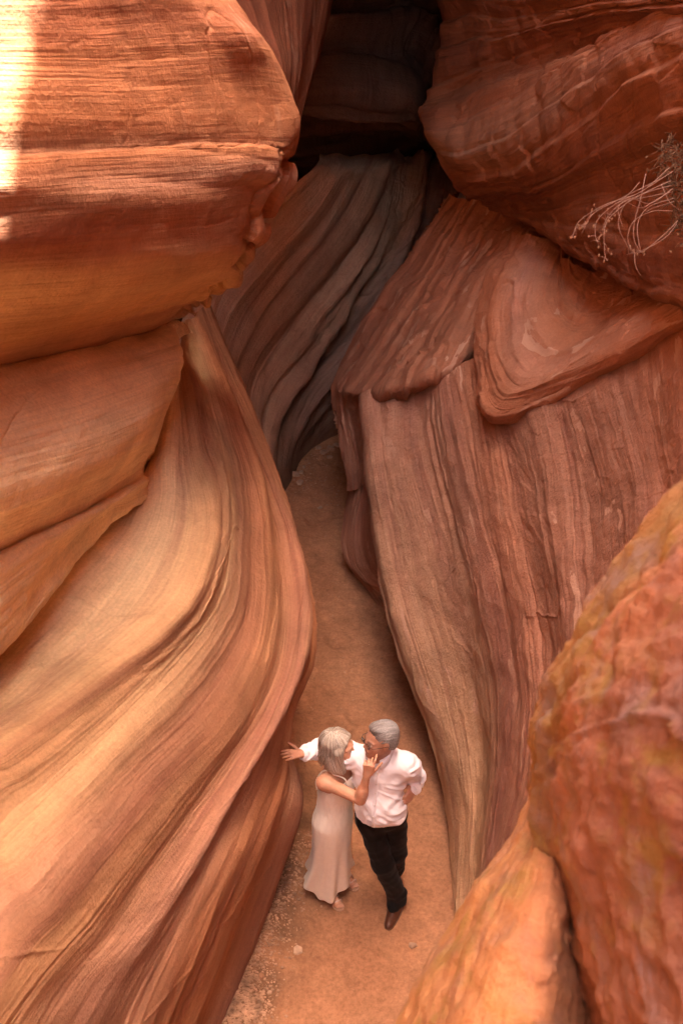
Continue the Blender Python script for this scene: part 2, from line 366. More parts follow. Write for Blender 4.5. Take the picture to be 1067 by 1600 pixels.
# far left wall with deep flutes
rock("canyon_wall_far", [
 (GRB, GRB, [(500,240,12.2),(490,262,10.9),(410,330,10.6),(335,420,10.3),(285,500,10.2),(260,600,10.2),(270,760,10.3)]),
 (GRB, GRB, [(545,240,12.6),(535,264,11.4),(490,330,11.2),(415,420,11.0),(355,500,10.8),(330,600,10.8),(345,720,10.9),(360,860,11)]),
 (GRB, GRB, [(595,240,13.2),(585,264,12.2),(550,330,12.0),(485,420,11.7),(420,500,11.4),(372,590,11.3),(378,680,11.4),(398,800,11.5)]),
 (GRB, GRB, [(622,238,13.8),(615,260,12.9),(590,340,12.6),(535,420,12.3),(465,505,11.9),(403,600,11.6),(399,690,11.6),(416,810,11.7)]),
 (GRB, GRB, [(640,236,14.2),(635,258,13.4),(612,345,13.1),(565,420,12.7),(500,505,12.3),(428,610,11.9),(416,700,11.8),(430,810,11.8)]),
 (GRB, BRN, [(655,234,14.8),(650,256,14.1),(632,340,13.7),(592,420,13.3),(535,505,12.9),(458,620,12.3),(434,710,12.1),(442,790,12.1)]),
 (PUR, BRN, [(675,232,15.2),(670,252,14.4),(655,340,14.0),(622,420,13.6),(570,505,13.1),(492,610,12.6),(453,710,12.3),(453,765,12.4)]),
 (PUR, BRN, [(700,230,16),(700,250,15.2),(690,340,14.8),(655,420,14.3),(608,505,13.7),(532,610,13.2),(476,690,12.9),(465,742,12.9)]),
 (PUR, BRN, [(740,230,16.4),(745,252,15.8),(735,340,15.4),(700,420,15),(650,510,14.3),(580,620,13.8),(520,680,13.5),(492,716,13.6)]),
 (PUR, BRN, [(830,230,17),(830,252,16.5),(810,330,16.2),(770,420,15.8),(700,520,15),(630,620,14.4),(570,680,14),(540,735,13.9)]),
], M_far, nu=380, ns=440, seed=5, warp=0.6, broad=0.20, mid=0.06, mids=2.6, fine=1.2, rough=2.5, ampf=lambda u, q: (0.15 + 1.25 * sstep(.25, .48, q)) * sstep(.98, .7, u) + .1)

# upper wall over the far bend, undercut below; deep shade is in its pigment
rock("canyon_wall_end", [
 (SHD_FAR, SHD_FAR, [(330,-700,12.5),(500,-700,12.5),(620,-700,12.8),(780,-700,13.4),(900,-700,14)]),
 (SHD_FAR, SHD_FAR, [(330,-80,10.9),(480,-80,11),(600,-80,11.4),(690,-80,12.0),(800,-80,13)]),
 (SHD_FAR, SHD_PALE, [(330,30,10.7),(470,40,10.8),(560,30,11.1),(640,20,11.5),(690,40,12),(800,60,13)]),
 (SHD_FAR, SHD_FAR, [(330,100,10.6),(460,105,10.7),(550,95,10.9),(630,115,11.2),(690,140,12),(800,160,13)]),
 (SHD_FAR, SHD_FAR, [(330,140,10.6),(460,140,10.7),(560,150,10.9),(640,165,11.2),(690,185,12),(800,190,13)]),
 (SHD_FAR, SHD_FAR, [(330,175,11.4),(460,180,11.6),(560,185,11.8),(640,190,12.2),(690,205,12.8),(800,210,14)]),
 (SHD_FAR, SHD_FAR, [(330,225,12.8),(460,225,13.1),(560,225,13.4),(640,222,14.0),(690,230,15.2),(800,235,16)]),
 (SHD_FAR, SHD_FAR, [(330,300,15.5),(460,300,15.8),(560,300,16.2),(640,300,17),(690,300,18),(800,300,18.5)]),
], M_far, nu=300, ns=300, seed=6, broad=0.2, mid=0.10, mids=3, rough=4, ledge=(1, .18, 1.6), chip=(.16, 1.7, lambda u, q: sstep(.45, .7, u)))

# upper right overhang with diagonal beds
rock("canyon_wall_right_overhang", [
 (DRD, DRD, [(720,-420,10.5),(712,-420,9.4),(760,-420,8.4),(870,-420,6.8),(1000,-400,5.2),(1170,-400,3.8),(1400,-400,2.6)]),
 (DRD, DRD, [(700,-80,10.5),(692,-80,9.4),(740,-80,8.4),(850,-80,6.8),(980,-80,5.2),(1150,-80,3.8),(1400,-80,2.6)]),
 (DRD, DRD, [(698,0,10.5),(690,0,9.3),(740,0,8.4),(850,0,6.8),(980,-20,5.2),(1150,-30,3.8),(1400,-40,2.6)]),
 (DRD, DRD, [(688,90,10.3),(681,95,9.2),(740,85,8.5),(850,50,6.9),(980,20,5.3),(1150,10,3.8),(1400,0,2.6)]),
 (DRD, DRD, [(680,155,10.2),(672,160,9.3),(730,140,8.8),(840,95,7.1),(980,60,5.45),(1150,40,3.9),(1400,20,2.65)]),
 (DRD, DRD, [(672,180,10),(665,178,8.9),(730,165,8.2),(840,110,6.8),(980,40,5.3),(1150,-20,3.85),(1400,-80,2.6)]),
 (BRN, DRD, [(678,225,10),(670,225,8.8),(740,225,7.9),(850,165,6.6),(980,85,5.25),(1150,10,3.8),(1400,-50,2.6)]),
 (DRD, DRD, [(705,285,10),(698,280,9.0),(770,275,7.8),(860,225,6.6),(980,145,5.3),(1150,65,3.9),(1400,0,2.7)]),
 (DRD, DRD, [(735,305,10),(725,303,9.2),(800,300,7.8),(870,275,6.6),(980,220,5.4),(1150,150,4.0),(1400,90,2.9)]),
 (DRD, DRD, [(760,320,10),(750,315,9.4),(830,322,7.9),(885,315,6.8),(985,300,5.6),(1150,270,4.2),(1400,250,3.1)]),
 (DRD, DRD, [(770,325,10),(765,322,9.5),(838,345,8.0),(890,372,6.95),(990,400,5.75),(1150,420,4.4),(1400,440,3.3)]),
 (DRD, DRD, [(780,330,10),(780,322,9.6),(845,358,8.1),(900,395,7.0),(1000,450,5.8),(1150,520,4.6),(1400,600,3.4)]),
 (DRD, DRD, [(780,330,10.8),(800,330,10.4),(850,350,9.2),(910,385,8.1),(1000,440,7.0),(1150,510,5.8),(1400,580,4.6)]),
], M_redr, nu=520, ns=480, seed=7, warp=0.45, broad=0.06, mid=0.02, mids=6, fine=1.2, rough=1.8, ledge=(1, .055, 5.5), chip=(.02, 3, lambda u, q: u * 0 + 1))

# right wall: ledge block, lobe and long fluted slab
rock("canyon_wall_right_block", [
 (RRD, RPK, [(720,300,12.5),(665,410,12.6),(605,500,12.4),(565,580,12.2),(550,680,12),(565,760,11.6)]),
 (RRD, RPK, [(705,305,10.4),(642,395,10.8),(584,480,11),(542,560,11),(524,605,10.8),(530,650,10.6),(540,710,10.5),(552,765,10.6)]),
 (RRD, RBR, [(740,312,9.7),(690,400,9.8),(640,480,9.8),(590,560,9.75),(562,598,9.7),(553,618,9.7),(556,645,10.1),(566,760,10.3)]),
 (RRD, RBR, [(790,325,9.3),(745,400,9.2),(700,470,9.2),(660,540,9.0),(630,585,8.8),(618,612,8.8),(610,640,9.3),(612,720,9.7)]),
 (RRD, RBR, [(840,340,8.9),(800,385,8.7),(755,440,8.7),(735,500,8.5),(715,550,8.3),(695,585,8.3),(690,610,8.8),(690,680,9.3)]),
 (RRD, RBR, [(880,350,9.0),(850,400,8.9),(810,460,8.9),(780,520,8.8),(770,560,8.8),(760,600,8.9),(750,640,9.1),(740,700,9.4)]),
], M_lobe, nu=340, ns=300, seed=8, broad=0.06, mid=0.022, mids=5, fine=0.6, rough=2.6, cracks=2, ledge=(1, .035, 3.4), chip=(.018, 4, lambda u, q: u * 0 + 1))

rock("canyon_wall_right_lobe", [
 (RRD, RRD, [(790,380,9.2),(755,470,9),(745,560,8.6),(760,640,8.3),(800,665,8.0),(900,625,7.4),(1000,570,6.8),(1150,490,5.6),(1400,400,4.4)]),
 (RRD, RRD, [(808,372,8.5),(760,440,8.3),(744,520,8.0),(748,600,7.65),(770,655,7.35),(850,632,6.95),(950,585,6.3),(1067,520,5.6),(1150,480,5.0),(1400,390,3.8)]),
 (RRD, RRD, [(825,372,8.2),(782,440,7.95),(768,520,7.75),(774,585,7.45),(792,622,7.2),(865,600,6.75),(950,560,6.1),(1067,500,5.4),(1150,460,4.85),(1400,370,3.7)]),
 (RPK, RRD, [(850,372,8.05),(820,430,7.7),(806,500,7.5),(812,555,7.25),(835,585,7.0),(905,555,6.5),(970,515,6.0),(1067,475,5.35),(1150,440,4.85),(1400,350,3.75)]),
 (RRD, RRD, [(880,380,7.95),(868,420,7.6),(866,470,7.35),(880,510,7.05),(915,520,6.75),(960,495,6.35),(1010,470,5.9),(1067,450,5.4),(1150,420,4.9),(1400,330,3.85)]),
 (RRD, RRD, [(910,380,8.2),(915,390,7.9),(925,400,7.6),(945,415,7.3),(965,425,7.0),(990,425,6.7),(1020,420,6.4),(1067,405,6.0),(1150,380,5.5),(1400,300,4.6)]),
], M_lobe, nu=420, ns=260, seed=9, broad=0.05, mid=0.03, mids=5, fine=.6, rough=2.5, cracks=2, ledge=(1, .012, 3.0), ampf=lambda u, q: .3 + .9 * sstep(.75, .2, u), chip=(.014, 4, lambda u, q: u * 0 + 1))

rock("canyon_wall_right", [
 (RPK, ORG, [(590,650,11.2),(595,760,10.8),(612,880,10.2),(645,1020,9.6),(685,1110,9.0),(710,1200,8.6),(722,1310,8.0),(720,1460,7.4)]),
 (RPK, ORG, [(560,620,9.5),(569,720,9.1),(585,840,8.7),(614,980,8.2),(652,1085,7.9),(684,1180,7.65),(699,1290,7.4),(706,1440,6.95)]),
 (RPK, ORG, [(600,608,9.2),(612,740,8.7),(640,880,8.2),(680,1010,7.75),(705,1110,7.5),(722,1210,7.2),(728,1310,7.05),(722,1450,6.8)]),
 (RPK, ORG, [(650,596,8.8),(666,740,8.3),(698,880,7.8),(733,1000,7.45),(752,1100,7.2),(757,1210,7.05),(748,1320,6.85),(735,1460,6.6)]),
 (RBR, RPK, [(700,572,8.4),(718,700,7.9),(745,840,7.4),(775,980,6.9),(790,1090,6.6),(785,1200,6.5),(768,1310,6.5),(745,1470,6.4)]),
 (RRD, RPK, [(745,560,8.1),(768,700,7.5),(795,860,6.9),(820,990,6.4),(830,1100,6.15),(815,1210,6.1),(790,1320,6.2),(758,1470,6.2)]),
 (RBR, RBR, [(790,580,7.6),(822,740,6.95),(850,880,6.3),(870,1000,5.9),(870,1110,5.7),(845,1220,5.7),(812,1340,5.9),(780,1480,6.0)]),
 (RBR, RBR, [(860,560,7.0),(897,740,6.3),(920,880,5.75),(925,1000,5.4),(910,1110,5.25),(875,1220,5.35),(845,1340,5.5),(820,1480,5.7)]),
 (RBR, RBR, [(960,530,6.3),(990,700,5.65),(1000,820,5.2),(990,940,4.95),(965,1060,4.9),(930,1180,4.95),(900,1320,5.1),(880,1480,5.3)]),
 (RRD, RBR, [(1067,480,5.6),(1080,640,5.0),(1090,780,4.6),(1070,920,4.45),(1040,1060,4.4),(1010,1180,4.5),(980,1320,4.7),(960,1480,4.9)]),
 (RRD, RBR, [(1180,440,4.9),(1190,640,4.3),(1200,800,4.0),(1180,940,3.9),(1160,1080,3.9),(1130,1200,4.0),(1100,1340,4.2),(1080,1500,4.4)]),
 (RRD, RBR, [(1400,340,3.8),(1400,640,3.4),(1400,800,3.2),(1400,940,3.2),(1380,1080,3.2),(1350,1200,3.3),(1320,1340,3.5),(1300,1500,3.7)]),
], M_right, nu=560, ns=720, seed=10, broad=0.06, mid=0.015, mids=7, fine=0.8, rough=1.8, cracks=0.4, chip=(.005, 6, lambda u, q: sstep(.8, .1, u)))

rock("canyon_wall_right_foot", [
 (RPK, RRD, [(600,700,11.6),(575,770,11.3),(560,850,11),(570,920,10.6),(600,990,10),(640,1060,9.6)]),
 (RPK, RRD, [(560,730,11.2),(545,770,11.2),(533,820,10.9),(534,870,10.6),(560,905,10.3),(600,940,10.0),(650,1010,9.6)]),
 (RPK, RRD, [(575,700,10.3),(560,760,10.4),(550,820,10.4),(552,865,10.3),(575,900,10.0),(610,930,9.7),(660,1000,9.3)]),
 (RPK, RRD, [(620,700,9.6),(610,760,9.7),(610,830,9.6),(625,880,9.4),(650,920,9.2),(680,1000,9.0)]),
], M_right, nu=200, ns=160, seed=12, broad=0.04, mid=0.03)

# near rocks at lower right, just under the camera
_last = (MAU, MAU, [(1500,900,1.5),(1400,1000,1.5),(1330,1100,1.5),(1280,1250,1.5),(1260,1400,1.5),(1260,1600,1.5),(1280,1800,1.4)])
rock("canyon_rim_mossy", [
 (RED, RED, [(1500,900,3.9),(1300,1050,3.9),(1200,1150,3.9),(1120,1250,4.0),(1050,1350,4.2),(1000,1500,4.2),(960,1800,4.2)]),
 (RED, RED, [(1250,640,2.6),(1120,790,2.4),(1040,880,2.45),(980,965,2.5),(930,1060,2.6),(895,1145,2.7),(885,1240,2.8),(890,1340,2.8),(905,1450,2.8),(920,1600,2.7),(930,1800,2.6)]),
 (MOS, MAU, [(1180,655,2.0),(1067,790,1.92),(993,872,1.97),(935,960,2.02),(884,1055,2.07),(850,1130,2.15),(846,1190,2.2),(842,1240,2.28),(852,1340,2.3),(875,1450,2.28),(895,1600,2.2),(920,1800,2.1)]),
 (RST, MAU, [(1220,700,1.8),(1095,810,1.75),(1015,905,1.8),(955,995,1.85),(905,1085,1.9),(880,1160,1.98),(870,1250,2.05),(880,1340,2.06),(905,1450,2.05),(930,1600,2.0),(950,1800,1.9)]),
 (MAU, MAU, [(1280,760,1.6),(1150,880,1.6),(1070,980,1.64),(1005,1070,1.68),(955,1150,1.72),(930,1250,1.78),(930,1350,1.8),(950,1450,1.8),(980,1600,1.75),(1000,1800,1.7)]),
 (MAU, MAU, [(1350,850,1.5),(1210,1000,1.5),(1140,1100,1.5),(1080,1250,1.55),(1060,1400,1.6),(1080,1600,1.55),(1100,1800,1.5)]),
 (MAU, MAU, [(1500,900,1.5),(1400,1000,1.5),(1330,1100,1.5),(1280,1250,1.5),(1260,1400,1.5),(1260,1600,1.5),(1280,1800,1.4)]),
 off_row(_last, (.5, -.1, .05)), off_row(_last, (1.2, -.3, -.1)), off_row(_last, (2.2, -.5, -.2)),
], M_near, nu=420, ns=640, tail=(.1, -.9, -.7), head=(.9, .2, -.3), seed=13, broad=0.04, mid=0.02, mids=9, fine=0.4, rough=2.6, rf=9, cracks=1.0, ledge=(1, .016, 11), chip=(.006, 26, lambda u, q: u * 0 + 1))
rock("canyon_rim_smooth", [
 (ORH, ORH, [(900,1330,5.0),(860,1420,5.0),(820,1500,5.0),(780,1580,5.0),(740,1700,5.0),(700,1850,5.0)]),
 (ORH, ORH, [(870,1250,3.0),(825,1330,2.95),(765,1412,2.95),(715,1495,2.95),(680,1560,2.9),(650,1625,2.85),(605,1710,2.8),(560,1850,2.7)]),
 (ORH, ORH, [(852,1222,2.5),(802,1308,2.45),(741,1393,2.45),(690,1478,2.45),(655,1543,2.4),(625,1608,2.35),(580,1700,2.3),(530,1850,2.2)]),
 (ORH, ORH, [(862,1262,2.4),(828,1330,2.25),(785,1408,2.17),(748,1490,2.12),(722,1555,2.08),(700,1620,2.04),(665,1710,2.0),(620,1850,1.9)]),
 (RED, ORH, [(872,1300,2.35),(862,1380,2.12),(845,1450,2.03),(825,1530,1.98),(805,1620,1.93),(780,1710,1.9),(750,1850,1.85)]),
 (RST, RST, [(885,1330,2.4),(900,1430,2.2),(910,1530,2.1),(910,1640,2.05),(900,1740,2.0),(880,1850,1.95)]),
 (RST, RST, [(920,1350,2.7),(950,1450,2.6),(970,1550,2.5),(980,1650,2.4),(980,1750,2.4),(970,1850,2.3)]),
], M_near2, nu=440, ns=340, tail=(.1, -.9, -.8), seed=14, broad=0.02, mid=0.008, fine=0.3, rough=1.6, rf=8, ampf=lambda u, q: 0.4 + q)

# ---- the canyon beyond the frame: outer walls, floor, plus an added light-blocking roof and end wall
def sheet(name, fn, na, nb, mat, col, seed, flip=False, amp=0.25):
    a = np.linspace(0, 1, na)[:, None] + np.zeros((1, nb)); b = np.linspace(0, 1, nb)[None] + np.zeros((na, 1))
    X, Y, Z = fn(a, b)
    V = np.stack([X + 0 * a, Y + 0 * a, Z + 0 * a], -1)
    du = np.gradient(V, axis=1); dv = np.gradient(V, axis=0)
    N = np.cross(dv, du); N /= np.linalg.norm(N, axis=2, keepdims=True) + 1e-9
    h = fbm(Y * 0.3 + seed * 5.1, Z * 1.5 + X, 4, seed) * amp
    V = V + N * h[:, :, None]
    uv = np.stack([Y, Z + X * 0.5 + fbm(Y * .3, Z * .3, 3, seed) * 0.3], -1)
    pig = np.zeros(V.shape) + np.array(col)
    o = grid_mesh(name, V, uv, pig, mat, flip=flip); o['kind'] = 'structure'
    return o

def outer_left(a, b):
    Y = -14 + 40 * b; z = -0.4 + 14 * a
    X = -2.6 - 0.3 * np.sin(Y * 0.5) + 0.12 * np.clip(z - 6, 0, 5)
    return X, Y, z
def outer_right(a, b):
    Y = -14 + 40 * b; z = -0.4 + 12 * a
    X = 3.0 + 0.4 * np.sin(Y * 0.6 + 1) + 0.2 * np.maximum(z - 6, 0)
    return X, Y, z
sheet("canyon_wall_outer_left", outer_left, 160, 300, M_wall, RED, 21)
sheet("canyon_wall_outer_right", outer_right, 160, 300, M_wall, RED, 22, flip=True)
def back_wall(a, b):
    return -5 + 10 * b, 21 - 0.0 * a + 0.5 * np.sin(b * 6), -0.4 + 14 * a
sheet("canyon_wall_back", back_wall, 80, 120, M_far, BRN, 23)
def roof(a, b):   # unseen roof added low over the far bend to cut sky light
    X = -5 + 10 * b; Y = 6.9 + 16 * a
    return X, Y, 7.5 - 1.5 * sstep(0, 0.11, a) + 0.4 * np.sin(X * 1.5)
def bend(a, b):  # unseen wall added behind the camera to limit sky light
    return -4 + 9 * b, -4.2 + 0.6 * np.sin(b * 5) - 0.3 * np.maximum(9.4 * a - 3, 0), -0.4 + 9.4 * a
sheet("sky_block_wall", bend, 120, 100, M_wall, RED, 25, flip=True)
sheet("sky_block_roof", roof, 120, 120, M_red, DRD, 24)

# unseen rim, added and shaped to block sun except on an upper left strip
def build_sun_block():
    XR = 1.5
    edge = []
    for (x, y, d) in [(0,352,2.85),(9,325,2.86),(6,240,2.85),(11,190,2.84),(26,130,2.88),(52,64,2.98),(42,30,2.95),(60,0,3.0),(75,-60,3.05)]:
        p = P(x, y, d); t = (XR - p[0]) / sun_dir[0]
        edge.append((p[1] + sun_dir[1] * t, p[2] + sun_dir[2] * t))
    edge = [(y - (.10, .10, .10, .08, .03, 0, 0, 0, 0)[i], z - (.26, .26, .24, .16, .05, 0, 0, 0, 0)[i]) for i, (y, z) in enumerate(edge)]
    y0, z0 = edge[0]
    prof = [(-14, z0 - 0.6), (-6, z0 - 0.3), (-1, z0 + 0.05), (y0 - 0.5, z0 + 0.02)] + edge + [(edge[-1][0] + 0.3, z0 + 1.6), (5, z0 + 2.0), (9, z0 + 2.2), (16, z0 + 2)]
    prof = np.array(prof)
    rows = []
    for (Y, Z) in prof: pass
    T = np.linspace(0, 1, 700)
    L = np.r_[0, np.cumsum(np.linalg.norm(np.diff(prof, axis=0) * np.array([1, 1.0]), axis=1))]
    # dense samples round the curved part
    q = np.sort(np.r_[np.linspace(0, L[-1], 200), np.linspace(L[3], L[-4], 400)])
    Yt = np.interp(q, L, prof[:, 0]); Zt = np.interp(q, L, prof[:, 1])
    sec = [(3.2, 5.5, 0), (2.6, 6.5, 0), (2.2, 8.0, .3), (XR, 0, 1), (XR + .25, 0.25, 1), (XR + 1.2, .5, 1), (XR + 4, .8, 1)]
    V = []
    for (X, z, k) in sec:
        if k == 1: V.append(np.stack([X + 0 * Yt, Yt, Zt + z], 1))
        else: V.append(np.stack([X + 0 * Yt, Yt, z + 0 * Zt], 1))
    V = np.array(V)
    uv = np.stack([V[:, :, 1], V[:, :, 2]], -1)
    o = grid_mesh("sun_block_rim", V, uv, np.zeros(V.shape) + np.array(RED), M_red); o['kind'] = 'structure'
build_sun_block()

# floor: one wide sheet of red sand
def floor_h(X, Y):
    h = fbm(X * 0.9, Y * 0.7, 3, 40) * 0.03 + fbm(X * 5, Y * 5, 3, 41) * 0.010
    f1, idv = worley(X * 3.1, Y * 2.2, 5)      # scuffs and old footprints
    h = h - 0.016 * sstep(0.34, 0.16, f1) * (idv > 0.45) + 0.006 * np.exp(-((f1 - 0.40) / 0.07) ** 2) * (idv > 0.45)
    h = h + 0.07 * np.exp(-np.maximum(X - np.interp(Y, [3.5, 4.2, 4.8, 5.6, 6.4, 8, 14], [-.66, -.56, -.34, -.30, -.40, -.7, -1.3]), 0) / .10) * (Y > 3) * (Y < 16) * (X > -3)
    h = h + 0.003 * np.sin(Y * 34 + 3 * fbm(X * 2, Y * 2, 2, 44)) * sstep(0, .5, fbm(X * 1.3, Y * 1.1, 2, 45))
    return h
def build_floor():
    xs = np.r_[np.linspace(-40, -2.6, 30), np.linspace(-2.5, 3, 420), np.linspace(3.1, 40, 30)]
    ys = np.r_[np.linspace(-30, 2.9, 30), np.linspace(3, 16, 800), np.linspace(16.2, 50, 40)]
    X, Y = np.meshgrid(xs, ys)
    Z = floor_h(X, Y)
    fine = np.abs(fbm(X * 22, Y * 22, 2, 43)) * 0.004
    Z = Z + fine
    V = np.stack([X, Y, Z], -1)
    m = bpy.data.materials.new("red_sand"); m.use_nodes = True
    nt = m.node_tree; L = nt.links.new; bs = nt.nodes["Principled BSDF"]
    bs.inputs["Roughness"].default_value = 0.95; bs.inputs["Specular IOR Level"].default_value = 0.15
    tc = NN(nt, "ShaderNodeTexCoord")
    def nz(s, d, r=0.6):
        n = NN(nt, "ShaderNodeTexNoise", i_Scale=s, i_Detail=d, i_Roughness=r); L(tc.outputs["Object"], n.inputs["Vector"]); return n.outputs["Fac"]
    a = nz(1.3, 4); b = nz(38, 5, 0.75); c = nz(9, 4)
    r1 = NN(nt, "ShaderNodeValToRGB"); L(a, r1.inputs[0])
    r1.color_ramp.elements[0].position = 0.35; r1.color_ramp.elements[0].color = (0.36, 0.17, 0.088, 1)
    r1.color_ramp.elements[1].position = 0.65; r1.color_ramp.elements[1].color = (0.47, 0.235, 0.125, 1)
    k = NN(nt, "ShaderNodeMapRange", i_1=0.3, i_2=0.7, i_3=0.72, i_4=1.25); L(b, k.inputs[0])
    k2 = NN(nt, "ShaderNodeMapRange", i_1=0.3, i_2=0.7, i_3=0.85, i_4=1.12); L(c, k2.inputs[0])
    s1 = NN(nt, "ShaderNodeVectorMath", operation='SCALE'); L(r1.outputs[0], s1.inputs[0]); L(k.outputs[0], s1.inputs[3])
    s2 = NN(nt, "ShaderNodeVectorMath", operation='SCALE'); L(s1.outputs[0], s2.inputs[0]); L(k2.outputs[0], s2.inputs[3])
    vo = NN(nt, "ShaderNodeTexVoronoi", i_Scale=26.0); L(tc.outputs["Object"], vo.inputs["Vector"])
    vr = NN(nt, "ShaderNodeTexNoise", i_Scale=17.0, i_Detail=2.0); L(tc.outputs["Object"], vr.inputs["Vector"])
    L(s2.outputs[0], bs.inputs["Base Color"])
    bp = NN(nt, "ShaderNodeBump", i_Strength=0.7, i_Distance=0.01)
    ad = NN(nt, "ShaderNodeMath", operation='ADD'); L(b, ad.inputs[0]); L(c, ad.inputs[1])
    L(ad.outputs[0], bp.inputs["Height"]); L(bp.outputs[0], bs.inputs["Normal"])
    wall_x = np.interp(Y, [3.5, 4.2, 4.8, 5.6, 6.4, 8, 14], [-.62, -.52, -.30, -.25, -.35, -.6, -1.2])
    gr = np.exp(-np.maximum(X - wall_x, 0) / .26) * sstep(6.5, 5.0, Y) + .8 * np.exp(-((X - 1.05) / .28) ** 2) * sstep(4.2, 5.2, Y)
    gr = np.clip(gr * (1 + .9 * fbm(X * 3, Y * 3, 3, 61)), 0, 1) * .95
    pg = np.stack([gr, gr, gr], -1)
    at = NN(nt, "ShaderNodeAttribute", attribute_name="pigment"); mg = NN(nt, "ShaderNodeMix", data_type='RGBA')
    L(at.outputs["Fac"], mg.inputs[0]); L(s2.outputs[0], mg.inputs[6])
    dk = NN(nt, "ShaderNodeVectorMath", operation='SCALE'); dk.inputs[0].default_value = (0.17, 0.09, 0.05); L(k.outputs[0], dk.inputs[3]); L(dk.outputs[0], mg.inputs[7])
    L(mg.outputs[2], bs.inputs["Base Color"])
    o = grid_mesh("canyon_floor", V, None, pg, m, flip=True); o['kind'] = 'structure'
build_floor()
#--END CANYON--

